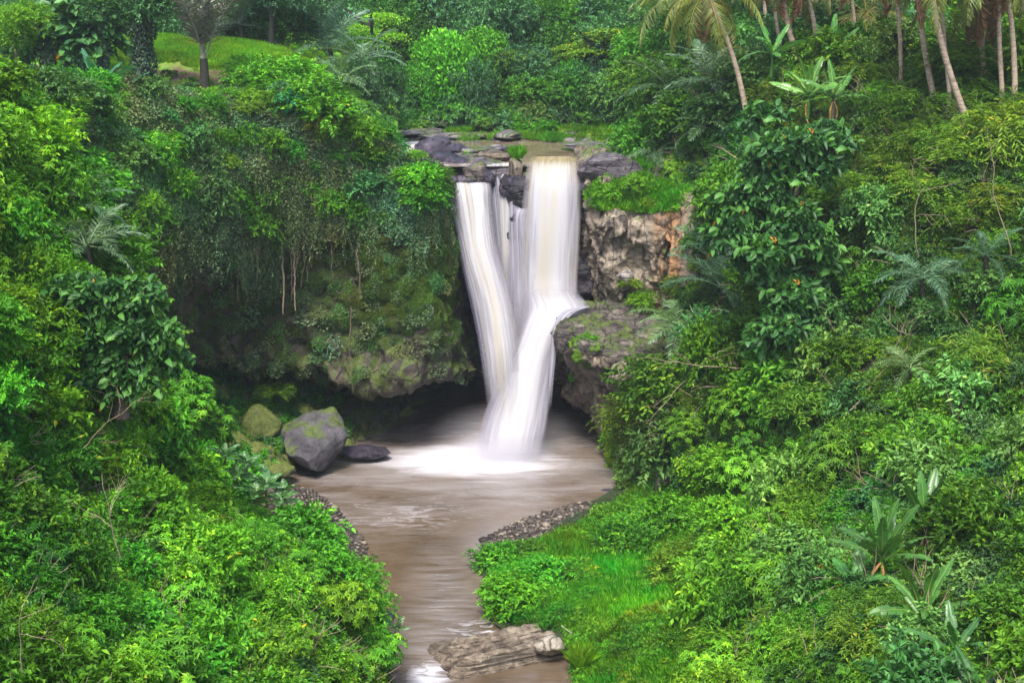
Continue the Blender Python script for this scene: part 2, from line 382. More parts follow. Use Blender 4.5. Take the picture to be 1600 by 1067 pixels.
def whorl_mesh(name, mat, seed, Rr=1.0, lobes=6, n=34, per=8, L=.2, Wd=.075, stems=True):
    """shrub of leaf rosettes held out on short twigs"""
    rg = np.random.default_rng(seed); A = Acc()
    for k in range(lobes):
        a = rg.random() * 6.283; rr = Rr * (0 if k == 0 else rg.uniform(.35, .7)); c = np.array([math.cos(a) * rr, math.sin(a) * rr, Rr * (rg.uniform(.2, .75) if k else .75)]); lr = Rr * rg.uniform(.3, .5)
        d = rdir(rg, n, .7); o = c + d * (lr * rg.uniform(.6, 1.3, n))[:, None]; ax = nrm(d + np.array([0, 0, .8]) + rdir(rg, n) * .3)
        if stems:
            A.tube(np.stack([np.array([0, 0, 0]) * (1 - t) + c * t for t in (0, .5, 1)]), [.03, .022, .012], 4, 0)
        u = nrm(np.cross(ax, [0.3, .2, 1.])); v = np.cross(ax, u); th = np.arange(per) * 6.283 / per
        ld = (u[:, None] * np.cos(th)[None, :, None] + v[:, None] * np.sin(th)[None, :, None]) + ax[:, None] * rg.uniform(-.1, .5, (n, per, 1)); q = n * per
        r = np.clip(.45 + rg.normal(0, .1) + np.repeat(rg.normal(0, .16, n), per) + rg.normal(0, .1, q), 0, .96)
        A.leaves(np.repeat(o, per, 0), ld.reshape(-1, 3), np.repeat(ax, per, 0) + rg.normal(size=(q, 3)) * .2, L * np.repeat(rg.uniform(.7, 1.2, n), per) * rg.uniform(.8, 1.15, q), Wd, r, fold=.2, bend=.45)
    return A.mesh(name, [mat])
def fine_mesh(name, mat, seed, Rr=1.0, n=110, per=12, L=.16, Wd=.028):
    """feathery arching sprays"""
    rg = np.random.default_rng(seed); A = Acc()
    a = rg.random(n) * 6.283; rr = np.sqrt(rg.random(n)) * Rr * .6
    o = np.stack([np.cos(a) * rr, np.sin(a) * rr, rg.uniform(.1, .7, n) * Rr], 1)
    d = nrm(np.stack([np.cos(a), np.sin(a), rg.uniform(.2, 1.6, n)], 1) + rdir(rg, n) * .4)
    t = np.linspace(.15, 1, per); sl = rg.uniform(.4, .9, n) * Rr
    b = o[:, None] + d[:, None] * (sl[:, None] * t)[..., None]; b[..., 2] -= (t ** 2)[None] * sl[:, None] * .55
    side = nrm(np.cross(d, [0, 0, 1.])); sg = np.where(np.arange(per) % 2 == 0, 1, -1)[None, :, None]
    ld = nrm(side[:, None] * sg * .8 + d[:, None] + rg.normal(size=(n, per, 3)) * .25); ld[..., 2] -= .4
    k = n * per; r = np.clip(np.repeat(rg.normal(.45, .18, n), per) + rg.normal(0, .15, k), 0, 1)
    A.leaves(b.reshape(-1, 3), ld.reshape(-1, 3), rdir(rg, k, 1.5), L * rg.uniform(.6, 1.3, k), Wd, r)
    return A.mesh(name, [mat])
def ivy_mesh(name, mat, seed, Rr=.6, n=170, L=.12, Wd=.1, hang=.0, rough_=.16):
    """a mat of small leaves lying on local XY, z outward"""
    rg = np.random.default_rng(seed); A = Acc()
    a = rg.random(n) * 6.283; rr = np.sqrt(rg.random(n)) * Rr
    z = np.abs(rg.normal(0, rough_, n)) * (1.2 - rr / Rr)
    o = np.stack([np.cos(a) * rr, np.sin(a) * rr, z], 1)
    d = nrm(rg.normal(size=(n, 3)) * np.array([1, 1, .4]) + np.array([0, 0, .25]))
    r = np.clip(rg.normal(.5, .2) * .3 + .3 + rg.normal(0, .18, n), 0, 1)
    A.leaves(o, d, rdir(rg, n, 1.3), L * rg.uniform(.6, 1.3, n), Wd * rg.uniform(.7, 1.2, n), r)
    return A.mesh(name, [mat])
def strand_mesh(name, mat, seed, length=2.5, n=3, per=40, L=.11, Wd=.08):
    """hanging vine: strands of leaves going down from the origin"""
    rg = np.random.default_rng(seed); A = Acc()
    for k in range(n):
        ln = length * rg.uniform(.5, 1.1); t = np.linspace(0, 1, per)
        ox, oy = rg.normal(0, .22, 2)
        c = np.stack([ox + .12 * np.sin(t * 5 + rg.random() * 6), oy + .1 * np.sin(t * 4 + rg.random() * 6), -t * ln], 1)
        d = rdir(rg, per, -.6); w = .16 * (1.15 - t)
        A.leaves(c + rg.normal(size=(per, 3)) * w[:, None], d, rdir(rg, per, .8), L * rg.uniform(.6, 1.3, per), Wd, np.clip(rg.normal(.4, .22, per), 0, 1))
    return A.mesh(name, [mat])
def tuft_mesh(name, mat, seed, h=.45, n=70, spread=.35, Wd=.022, lean=.6):
    rg = np.random.default_rng(seed); A = Acc()
    a = rg.random(n) * 6.283; rr = np.sqrt(rg.random(n)) * spread
    o = np.stack([np.cos(a) * rr, np.sin(a) * rr, np.zeros(n)], 1)
    d = nrm(np.stack([np.cos(a) * lean * rg.random(n), np.sin(a) * lean * rg.random(n), np.ones(n)], 1) + rg.normal(size=(n, 3)) * .15)
    A.leaves(o, d, rdir(rg, n), h * rg.uniform(.5, 1.2, n), Wd, np.clip(rg.normal(.45, .2, n), 0, 1), fold=.1, bend=.35)
    return A.mesh(name, [mat])
def herb_mesh(name, mat, seed, Rr=.35, n=60, L=.09, Wd=.05):
    rg = np.random.default_rng(seed); A = Acc()
    o = rg.normal(size=(n, 3)) * np.array([Rr * .55, Rr * .55, .05]) + np.array([0, 0, .12])
    A.leaves(o, rdir(rg, n, .3), rdir(rg, n, 1.8), L * rg.uniform(.6, 1.4, n), Wd, np.clip(rg.normal(.5, .2, n), 0, 1))
    return A.mesh(name, [mat])
def frond_mesh(name, mat, seed, L=3.2, n=34, leaf=.75, Wd=.05, arch=.9, droop=.5, vee=.35, irregular=.1):
    """a pinnate palm frond growing along +X, rising then arching"""
    rg = np.random.default_rng(seed); A = Acc(); t = np.linspace(0, 1, 14)
    def rach(t): return np.stack([L * t * (1 - .12 * arch * t * t), .06 * L * np.sin(t * 2.2 + seed) * .3, L * (.35 * t - .55 * arch * t ** 2.1)], -1)
    A.tube(rach(t), .035 * (1.05 - t) * (L / 3.2), 4, .95)
    tt = np.linspace(.14, 1, n); c = rach(tt); tg = nrm(rach(tt + .01) - c)
    for sg in (-1, 1):
        side = nrm(np.cross(tg, [0, 0, 1.])) * sg
        ll = leaf * np.sin(np.pi * (tt * .82 + .13)) ** .7 * rg.uniform(.8, 1.1, n)
        d = nrm(side * .9 + tg * (.35 + .7 * tt[:, None]) + np.array([0, 0, vee]) + rg.normal(size=(n, 3)) * irregular)
        r = np.clip(rg.normal(.45, .2, n), 0, 1)
        A.leaves(c, d, np.tile([[0, 0, 1.]], (n, 1)) + rg.normal(size=(n, 3)) * .25, ll, Wd, r, fold=.15, bend=droop, full=True)
    return A.mesh(name, [mat])
def banana_leaf_mesh(name, mat, seed, L=2.0, Wd=.55, arch=.5, torn=.25):
    rg = np.random.default_rng(seed); A = Acc(); n = 30; t = np.linspace(0, 1, n + 1)
    def mid(t): return np.stack([L * t * (1 - .15 * arch * t), 0 * t, L * (.15 * t - .6 * arch * t ** 2.2)], -1)
    A.tube(np.concatenate([[mid(np.array(-.12))], mid(t)]), np.linspace(.035, .008, n + 2), 5, 1.0)
    prof = np.sin(np.pi * np.clip(t * .93 + .05, 0, 1)) ** .55 * Wd * .5
    for sg in (-1, 1):
        fall = 0; i = 0
        while i < n:
            w = int(rg.integers(2, 6)); j = min(n, i + w); fall = rg.uniform(-.1, torn + .1)
            rows = []
            for q in range(i, j + 1):
                c = mid(t[q]); e = prof[q]; gap = (.018 if q == j else 0) * L
                o1 = c + np.array([0, sg * e * .5, e * .18 - e * fall * .3])
                o2 = c + np.array([e * .25 - gap, sg * e * (1 - .2 * abs(fall)), e * .05 - e * fall * 1.4])
                rows.append([c, o1, o2])
            V = np.array(rows).reshape(-1, 3); k = j - i + 1; I = np.arange(k * 3).reshape(k, 3)
            Q = np.stack([I[:-1, :-1].ravel(), I[:-1, 1:].ravel(), I[1:, 1:].ravel(), I[1:, :-1].ravel()], 1)
            if sg < 0: Q = Q[:, ::-1]
            A.add(V, [Q], np.full(len(V), np.clip(rg.normal(.5, .15), 0, .9))); i = j
    return A.mesh(name, [mat], True)
def blade_ok(): pass

# prototypes shared by many plants
rgm = np.random.default_rng(5)
BUSH = [bush_mesh('bush_leaves', M['leaf'], 10 + i, 1.0, 8, 56, 11, .16, .078, flat=.95) for i in range(5)]
BUSHF = [bush_mesh('bush_fine_leaves', M['leaf'], 40 + i, 1.0, 9, 64, 11, .12, .055, flat=.95, ragged=.35) for i in range(3)]
WHORL = [whorl_mesh('whorled_leaves', M['leaf'], 55 + i, 1.0, 10, 52, 8, .135, .055) for i in range(3)]
BUSHD = [bush_mesh('bush_dark_leaves', M['leaf_dark'], 20 + i, 1.0, 7, 46, 10, .17, .085, flat=.95) for i in range(4)]
FINE = [fine_mesh('fine_sprays', M['leaf_fine'], 30 + i, 1.0, 170, 12, .17, .035) for i in range(3)]
BIGL = [bush_mesh('large_leaves', M['leaf_big'], 50 + i, 1.0, 6, 12, 5, .48, .27, full=True, droop=.7, sp_len=.5) for i in range(3)]
CL = [bush_mesh('clump_small', M['leaf'], 60 + i, .55, 3, 26, 7, .13, .062) for i in range(3)]
CLD = [bush_mesh('clump_dark', M['leaf_dark'], 70 + i, .55, 3, 22, 7, .14, .07) for i in range(3)]
CLF = [fine_mesh('clump_fine', M['leaf_fine'], 80 + i, .6, 55, 9, .14, .03) for i in range(2)]
IVY = [ivy_mesh('ivy_mat', M['leaf_ivy'], 90 + i) for i in range(3)]
IVYG = [ivy_mesh('ivy_mat_green', M['leaf_dark'], 95 + i, .55, 150, .12, .08) for i in range(2)]
MOSS = [ivy_mesh('moss_mat', M['moss'], 100 + i, .45, 240, .05, .035, rough_=.05) for i in range(3)]
STR = [strand_mesh('hanging_strands', M['leaf_ivy'], 110 + i) for i in range(3)]
STRG = [strand_mesh('hanging_strands_green', M['leaf_dark'], 115 + i) for i in range(2)]
TUFT = [tuft_mesh('grass_tuft_blades', M['grass'], 120 + i) for i in range(3)]
HERB = [herb_mesh('low_herb', M['grass'], 130 + i) for i in range(3)]
def stone_mesh(name, mat, seed, sub=2, amp=.35, flat=(1, 1, .6), cut=(.62, .9), nc=9):
    import bmesh
    bm = bmesh.new(); bmesh.ops.create_icosphere(bm, subdivisions=sub, radius=1.0)
    V = np.array([v.co[:] for v in bm.verts]); Fc = np.array([[v.index for v in f.verts] for f in bm.faces]); bm.free()
    # facet with random planes, then roughen
    rg = np.random.default_rng(seed)
    for k in range(nc):
        n = rdir(rg, 1)[0]; d = rg.uniform(*cut); s = V @ n; V = V - np.maximum(0, s - d)[:, None] * n * .85
    V = V * (1 + amp * fbm(V * 1.1 + seed, 3, seed)[:, None] * .5 + .05 * fbm(V * 5 + seed, 3, seed)[:, None] * (1 if sub > 2 else 0))
    return mesh(name, V * np.array(flat), [Fc], [mat], sub > 2, rnd=np.full(len(V), rg.random()))
PEB = [stone_mesh('pebble_stone', M['pebble'], 140 + i, 1) for i in range(6)]
for i, p in enumerate(PEB):
    a = p.attributes['rnd']; a.data.foreach_set('value', np.full(len(p.vertices), [.1, .35, .5, .7, .85, 1.0][i], np.float32))

PROTO = {}
def proto(me):
    if me.name not in PROTO: PROTO[me.name] = bpy.data.objects.new(me.name + '_source', me)
    return PROTO[me.name]
def scatter(name, label, cat, pts, N, meshes, scale, seed, align=.5, tint=None, spin=True, kind='stuff'):
    """countless growth as ONE object: leaf clumps set on points of a surface"""
    rg = np.random.default_rng(seed); k = len(pts)
    up = nrm(N * align + np.array([0, 0, 1.]) * (1 - align))
    ang = rg.random(k) * 6.283 if spin else np.zeros(k)
    rot = np.zeros((k, 3))
    for i in range(k):
        q = Vector(up[i]).to_track_quat('Z', 'Y') @ Euler((0, 0, ang[i])).to_quaternion()
        rot[i] = q.to_euler()
    me = bpy.data.meshes.new(name); me.vertices.add(k); me.vertices.foreach_set('co', np.asarray(pts, np.float32).ravel())
    def attr(nm, ty, key, v): a = me.attributes.new(nm, ty, 'POINT'); a.data.foreach_set(key, v)
    attr('rot', 'FLOAT_VECTOR', 'vector', rot.astype(np.float32).ravel())
    attr('scl', 'FLOAT', 'value', np.asarray(scale, np.float32) * np.ones(k, np.float32))
    attr('pick', 'INT', 'value', rg.integers(0, len(meshes), k).astype(np.int32))
    t = np.ones((k, 3)) if tint is None else tint
    attr('tint', 'FLOAT_VECTOR', 'vector', np.asarray(t, np.float32).ravel())
    o = obj(name, me)
    g = bpy.data.node_groups.new(name, 'GeometryNodeTree')
    g.interface.new_socket('Geometry', in_out='INPUT', socket_type='NodeSocketGeometry'); g.interface.new_socket('Geometry', in_out='OUTPUT', socket_type='NodeSocketGeometry')
    N_ = g.nodes.new; gi = N_('NodeGroupInput'); go = N_('NodeGroupOutput'); ins = N_('GeometryNodeInstanceOnPoints'); jn = N_('GeometryNodeJoinGeometry')
    for m_ in meshes:
        oi = N_('GeometryNodeObjectInfo'); oi.inputs['Object'].default_value = proto(m_); oi.inputs['As Instance'].default_value = True
        g.links.new(oi.outputs['Geometry'], jn.inputs[0])
    def na(nm, ty):
        a = N_('GeometryNodeInputNamedAttribute'); a.data_type = ty; a.inputs[0].default_value = nm; return a.outputs[0]
    g.links.new(gi.outputs[0], ins.inputs['Points']); g.links.new(jn.outputs[0], ins.inputs['Instance'])
    ins.inputs['Pick Instance'].default_value = True
    g.links.new(na('pick', 'INT'), ins.inputs['Instance Index']); g.links.new(na('rot', 'FLOAT_VECTOR'), ins.inputs['Rotation'])
    g.links.new(na('scl', 'FLOAT'), ins.inputs['Scale']); g.links.new(ins.outputs[0], go.inputs[0])
    md = o.modifiers.new('growth', 'NODES'); md.node_group = g
    return tag(o, label, cat, None, kind)
def tints(P, base, seed, var=.25, freq=.25, hue=.15):
    """pigment varies in species-sized patches and a little plant by plant"""
    rg = np.random.default_rng(seed); k = len(P)
    b = 1 + var * fbm(P * freq, 3, seed) * 1.2 + rg.normal(0, var * .35, k)
    w = hue * fbm(P * freq * 1.3 + 40, 2, seed + 3) * 1.4 + rg.normal(0, hue * .3, k)
    b = np.clip(b, .35, 1.8)
    return np.stack([base[0] * b * (1 + 1.6 * w), base[1] * b, base[2] * b * (1 - .8 * w)], 1).clip(.02, 4)
def copies(name, label, cat, group, pts, rotz, scl, meshes, seed, tint, most=60, mass='shrubbery'):
    """individual plants, the ones that show largest, each an object of its own; the rest as one mass"""
    rg = np.random.default_rng(seed); px, py = proj(pts); inv = (px > -20) & (px < 1620) & (py > -20) & (py < 1090)
    big = np.argsort(-(np.asarray(scl) / pts[:, 1]) * inv); own = [i for i in big[:most] if inv[i]]; rest = [i for i in range(len(pts)) if i not in set(own)]
    kinds = [label] * len(own); lbs = place_labels(kinds, pts[own], tint[own])
    for lb, i in zip(lbs, own):
        s = scl[i]; sv = (s * rg.uniform(.85, 1.2), s * rg.uniform(.85, 1.2), s * rg.uniform(.85, 1.25))
        o = obj(name, meshes[int(rg.integers(len(meshes)))], None, pts[i], (rg.normal(0, .12), rg.normal(0, .12), rotz[i]), sv, tint[i])
        tag(o, lb, cat, group)
    if rest: scatter(mass, 'smaller ' + label + ' growth filling in among the bigger ' + group, 'undergrowth', pts[rest], np.tile([[0, 0, 1.]], (len(rest), 1)), meshes, np.asarray(scl)[rest], seed + 1, 0., tint[rest])
EXCL = [(1495, 190, 48, 40), (1455, 158, 35, 30), (1570, 135, 45, 32), (1165, 195, 30, 30), (1385, 850, 100, 95), (1440, 950, 65, 60), (1500, 1010, 60, 50), (1285, 890, 40, 30), (1440, 440, 45, 40), (1425, 585, 35, 30), (1512, 180, 18, 22), (1460, 150, 18, 18), (1270, 165, 70, 45), (1205, 110, 40, 25), (1345, 395, 30, 45), (1560, 900, 40, 60),
        (1130, 690, 22, 45), (1100, 990, 50, 35), (1100, 150, 40, 40), (1098, 220, 30, 35), (1545, 120, 40, 40), (1360, 590, 50, 60), (188, 860, 25, 50), (1135, 460, 40, 60), (1090, 530, 60, 30), (1150, 200, 25, 40)]
def keep(px, py, k=1.0):
    m = np.ones_like(px)
    for (x, y, rx, ry) in EXCL: m = m * (((px - x) / (rx * k)) ** 2 + ((py - y) / (ry * k)) ** 2 > 1)
    return m
LM = [(486, 690, 'the huge grey boulder'), (232, 520, 'the large-leaved tree in the left thicket'), (60, 250, 'the top left edge'), (60, 1000, 'the bottom left corner'), (450, 790, 'the left gravel bar'), (620, 990, 'the stream outlet'),
      (188, 870, 'the bare upright stem'), (1375, 860, 'the largest banana plant'), (1230, 370, 'the tall large-leaved tree'), (1512, 190, 'the lowest palm foot'), (1050, 680, 'the vine-hung cliff'), (1360, 590, 'the long pale dead branch'),
      (1560, 1020, 'the bottom right corner'), (1100, 900, 'the olive bush on the bank'), (1445, 440, 'the dark feather palm'), (1110, 180, 'the grey-green feather palm'), (300, 110, 'the lawn'), (655, 275, 'the corner bush by the left fall'), (450, 430, 'the hanging roots'), (1010, 300, 'the grassy orange cliff top')]
ORD = ['nearest', 'second', 'third', 'fourth', 'fifth', 'sixth', 'seventh', 'eighth', 'ninth', 'tenth', 'eleventh', 'twelfth', 'thirteenth', 'fourteenth', 'fifteenth']
def place_labels(kinds, pts, tint):
    """say of each plant its shade and where it grows from the closest landmark"""
    px, py = proj(pts); b = []
    for i in range(len(pts)):
        j = int(np.argmin([(px[i] - l[0]) ** 2 + (py[i] - l[1]) ** 2 for l in LM])); l = LM[j]; dx, dy = px[i] - l[0], py[i] - l[1]
        v = 'above' if dy < -25 else 'below' if dy > 25 else ''; h = 'left' if dx < -25 else 'right' if dx > 25 else ''
        if v and h and abs(dx) > 2.4 * abs(dy): v = ''
        if v and h and abs(dy) > 2.4 * abs(dx): h = ''
        w = (v + (' and ' if v and h else '') + (h + ' of' if h else '')) or 'beside'
        t = tint[i]; sh = 'yellow-green' if t[0] > t[1] * 1.12 else 'emerald' if t[2] > t[1] * 1.25 and t[1] > .8 else 'dark green' if t[1] < .72 else 'bright green' if t[1] > 1.15 else 'mid green'
        b.append((sh + ' ' + kinds[i], w + ' ' + l[2], dx * dx + dy * dy))
    out = [None] * len(pts); g = {}
    for i, (a, w, d) in enumerate(b): g.setdefault((a, w), []).append((d, i))
    for (a, w), L in g.items():
        L.sort()
        for r, (d, i) in enumerate(L): out[i] = ' '.join((a + (' ' if len(L) == 1 else ', ' + ORD[min(r, 14)] + (' nearest ' if r else ' ')) + w).split()[:16])
    return out
def poisson(P, N, rmin, seed, kmax):
    rg = np.random.default_rng(seed); keep = []; K = np.zeros((0, 3))
    for i in range(len(P)):
        if len(keep) and np.min(np.sum((K - P[i]) ** 2, 1)) < rmin(P[i]) ** 2: continue
        keep.append(i); K = P[keep]
        if len(keep) >= kmax: break
    return P[keep], N[keep]
# ================================================================== THE SETTING
def P3(*a): return at(*a)
# ---- base ground, one sheet to the horizon
gv = np.array([[-150, -30, -2.2], [150, -30, -2.2], [150, 220, -2.2], [-150, 220, -2.2]], float)
tag(obj('ground', mesh('ground', gv, [np.array([[0, 1, 2, 3]])], [M['soil_dark']])), 'dark earth floor beneath the whole gorge', kind='structure')

# ---- left gorge wall with its overhang
LX = [-140, 60, 200, 320, 430, 530, 620, 685, 722, 742]
LXA = [-140, 60, 200, 320, 430, 530, 588, 636, 672, 690]; LXB = [-140, 60, 200, 320, 430, 530, 600, 650, 682, 698]; LXC = [-140, 60, 200, 320, 430, 530, 612, 664, 692, 708]
LXD = [-140, 60, 200, 320, 430, 530, 616, 674, 706, 722]; LXE = [-140, 60, 200, 320, 430, 530, 620, 680, 716, 734]
def row(ys, Ds, xs=LX): return [at(x, y, d) for x, y, d in zip(xs, ys, Ds)]
def rowz(zs, Ds, xs=LX): return [atz(x, d, z) for x, z, d in zip(xs, zs, Ds)]
CLF_ROWS = [
    rowz([19.2, 19.2, 19, 18.6, 18.2, 17.6, 16.3, 14.9, 14.3, 14.0], [52, 58, 62, 65, 68, 69.5, 70, 70, 71, 76], LXA),
    row([200, 185, 185, 180, 175, 190, 216, 262, 280, 296], [48, 53, 58, 62, 65, 66.5, 67, 67, 68.6, 75], LXA),
    row([260, 260, 255, 250, 245, 250, 270, 300, 320, 335], [47, 52.5, 57, 61, 64, 65.5, 65.8, 66, 68.2, 75], LXB),
    row([340, 340, 335, 330, 330, 330, 345, 370, 380, 385], [46, 52, 56.5, 60.4, 64.2, 65.2, 65, 65.4, 68, 75], LXC),
    row([450, 450, 440, 430, 430, 430, 440, 450, 455, 460], [46, 52, 57, 61.4, 65.0, 66, 65, 65.2, 68, 75], LXD),
    row([540, 535, 520, 500, 500, 520, 530, 530, 530, 530], [46, 52.5, 58.5, 63.5, 65.6, 65.6, 64.6, 65, 68, 75], LXE),
    row([610, 605, 590, 565, 572, 594, 604, 600, 592, 585], [46, 53.5, 60, 65, 67, 66.2, 65.0, 65.6, 68.6, 75]),
    rowz([5.5, 5.5, 5.6, 5.4, 5.0, 4.5, 4.2, 4.3, 4.6, 4.8], [49, 56, 63, 70, 73, 72.5, 72, 72, 74, 79]),
    rowz([3.5, 3.5, 3.2, 3.0, 2.6, 2.2, 2.2, 2.2, 2.4, 2.4], [51, 58, 65, 72.5, 76, 77, 77.5, 78, 79, 82]),
    rowz([-2.0] * 10, [49, 56, 63, 71, 76, 78, 79, 79, 80, 83])]
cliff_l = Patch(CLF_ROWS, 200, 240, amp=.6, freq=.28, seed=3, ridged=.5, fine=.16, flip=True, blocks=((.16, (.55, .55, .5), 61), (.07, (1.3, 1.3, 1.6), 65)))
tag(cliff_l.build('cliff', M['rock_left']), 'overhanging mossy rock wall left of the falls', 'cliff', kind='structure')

# ---- wall behind the falls
BX = [640, 700, 740, 780, 812, 850, 890, 915, 950, 1000]
FALL_ROWS = [
    [atz(x, 76, 14.4) for x in BX],
    [at(x, y, d) for x, y, d in zip(BX, [285, 290, 290, 272, 276, 276, 276, 272, 285, 290], [73, 71.5, 70.5, 70.8, 70.4, 70.6, 70.6, 70.0, 70, 70.5])],
    [at(x, y, d) for x, y, d in zip(BX, [330, 330, 330, 320, 310, 310, 310, 320, 330, 330], [73, 72, 71.6, 71.5, 69.8, 70, 70.4, 69.8, 70, 70.6])],
    [at(x, y, d) for x, y, d in zip(BX, [400, 400, 400, 395, 390, 390, 400, 400, 400, 400], [73, 72.4, 72.2, 71.6, 69.6, 69.7, 70.2, 69.8, 70, 70.8])],
    [at(x, y, d) for x, y, d in zip(BX, [470] * 10, [74, 73.5, 73, 72, 70.4, 69.6, 69.8, 69.8, 70, 71])],
    [at(x, y, d) for x, y, d in zip(BX, [540] * 10, [76, 76, 76, 75, 74, 73, 72, 72, 72, 72])],
    [atz(x, 80, 2.4) for x in BX], [atz(x, 81, -2.) for x in BX]]
fw = Patch(FALL_ROWS, 90, 90, amp=.35, freq=.6, seed=8, ridged=.4, strata=.28, flip=True)
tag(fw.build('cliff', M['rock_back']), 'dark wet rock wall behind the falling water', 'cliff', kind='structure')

# ---- right cliff: orange and grey stained rock beside the falls
RX = [902, 912, 930, 960, 990, 1030, 1070, 1120]
RC_ROWS = [
    [atz(x, 76, 15.0) for x in RX],
    [at(x, y, d) for x, y, d in zip(RX, [268, 262, 262, 268, 280, 300, 300, 290], [74, 70.8, 70, 69.5, 69, 68.5, 68, 67.5])],
    [at(x, y, d) for x, y, d in zip(RX, [300, 300, 318, 322, 325, 322, 318, 310], [74, 70, 68.8, 68.3, 68, 67.6, 67, 66.5])],
    [at(x, y, d) for x, y, d in zip(RX, [350, 350, 350, 350, 350, 350, 350, 350], [74, 70, 68.4, 67.5, 67, 66.6, 66, 65])],
    [at(x, y, d) for x, y, d in zip(RX, [400] * 8, [74, 70.4, 69.0, 67.4, 67.2, 66.2, 65.8, 64.6])],
    [at(x, y, d) for x, y, d in zip(RX, [440] * 8, [74, 70.8, 69.4, 68.0, 67.6, 66.2, 65.6, 64.4])],
    [at(x, y, d) for x, y, d in zip(RX, [478] * 8, [74, 71, 70, 69, 68, 66.6, 65.6, 64])],
    [at(x, y, d) for x, y, d in zip(RX, [540] * 8, [75, 71, 70, 69, 68, 66.6, 65.6, 64])]]
rc = Patch(RC_ROWS, 190, 170, amp=.22, freq=.5, seed=12, ridged=.12, strata=.05, fine=.06, flip=True, cols=.15, blocks=((.42, (.75, .75, .36), 71), (.14, (1.6, 1.6, 1.0), 75), (.05, (3, 3, 4), 79)))
tag(rc.build('cliff', M['rock_right'], False), 'orange and grey streaked cliff right of the falls', 'cliff', kind='structure')

# ---- ledge that turns the water, and the lower right cliff
QX = [862, 872, 900, 945, 1000, 1060, 1150]
LG_ROWS = [
    [at(x, y, d) for x, y, d in zip(QX, [472] * 7, [70, 70, 70, 69.5, 69, 68, 66])],
    [at(x, y, d) for x, y, d in zip(QX, [498, 486, 480, 482, 482, 482, 482], [68.5, 68, 68, 68, 67, 66, 64])],
    [at(x, y, d) for x, y, d in zip(QX, [515, 505, 510, 520, 530, 540, 550], [67.5, 66.2, 65.6, 65.2, 64.6, 63, 61])],
    [at(x, y, d) for x, y, d in zip(QX, [535, 528, 538, 550, 572, 582, 590], [67.8, 65.6, 63.8, 62.8, 61.8, 60.4, 58.5])],
    [at(x, y, d) for x, y, d in zip(QX, [560, 560, 580, 600, 630, 650, 660], [69, 67.5, 65.4, 63.2, 61.8, 60.4, 58.5])],
    [at(x, y, d) for x, y, d in zip(QX, [580, 590, 628, 655, 700, 730, 740], [71, 69.5, 67, 64, 61.8, 60.6, 58.8])],
    [atz(x, d, z) for x, z, d in zip([870, 890, 925, 950, 990, 1050, 1150], [2.2, 2.0, 1.6, .8, .1, .1, .4], [74, 72, 69, 64.6, 61.6, 60.2, 59])],
    [atz(x, d, -2) for x, d in zip([880, 905, 930, 948, 985, 1050, 1150], [78, 76, 73, 66, 62, 60.4, 60])]]
lg = Patch(LG_ROWS, 190, 180, amp=.25, freq=.5, seed=15, ridged=.15, strata=.16, fine=.06, flip=True, blocks=((.28, (.7, .7, 1.1), 81), (.10, (1.5, 1.5, 2.6), 85), (.04, (3, 3, 5), 89)))
lgo = lg.build('cliff', M['rock_ledge'], False); lgo.data.materials.append(M['rock_right'])
tag(lgo, 'flat dark rock ledge that turns the water aside', 'cliff', kind='structure')
mi = np.zeros((lg.n - 1, lg.m - 1), np.int32)
ii = int(3.15 / 7 * lg.n); mi[ii:, int(.27 * lg.m):] = 1
lgo.data.polygons.foreach_set('material_index', mi.ravel())

# ---- river bed shelf above the falls (z about 14.8)
UX = [560, 640, 700, 760, 820, 880, 940, 1000, 1080, 1180]
US_ROWS = [
    [atz(x, 68.2 if x < 650 else 70.4, 13.2) for x in UX],
    [at(x, y, d) for x, y, d in zip(UX, [272, 276, 286, 266, 270, 270, 258, 262, 270, 270], [69.5, 69.6, 70.2, 70.5, 70.4, 70.6, 70.6, 70.4, 70, 69])],
    [atz(x, 73, z) for x, z in zip(UX, [14.9, 14.55, 14.75, 14.9, 14.2, 14.2, 14.7, 15.1, 15.6, 17])],
    [atz(x, 77, z) for x, z in zip(UX, [15.2, 14.35, 14.8, 14.6, 14.2, 14.2, 14.5, 15.0, 15.8, 17])],
    [atz(x, 81, z) for x, z in zip(UX, [15.2, 14.3, 14.2, 14.2, 14.2, 14.4, 14.8, 14.9, 15.4, 17])],
    [atz(x, 86, z) for x, z in zip(UX, [15.4, 14.75, 14.85, 14.8, 14.7, 14.85, 14.9, 15.0, 15.5, 17])],
    [atz(x, 90, z) for x, z in zip(UX, [15.6, 15.1, 15.1, 15.0, 14.9, 15.0, 15.1, 15.5, 16, 17.5])],
    [atz(x, 96, 15.8) for x in UX]]
us = Patch(US_ROWS, 120, 150, amp=.12, freq=.5, seed=18, strata=.07, ridged=.14, fine=.05)
tag(us.build('riverbed', M['rock_shelf']), 'grey bedded rock shelf of the upper river', 'rock', kind='structure')
print('shelf normal z', us.N[..., 2].mean(), 'cliff_l normal y', cliff_l.N[40:80, :, 1].mean())

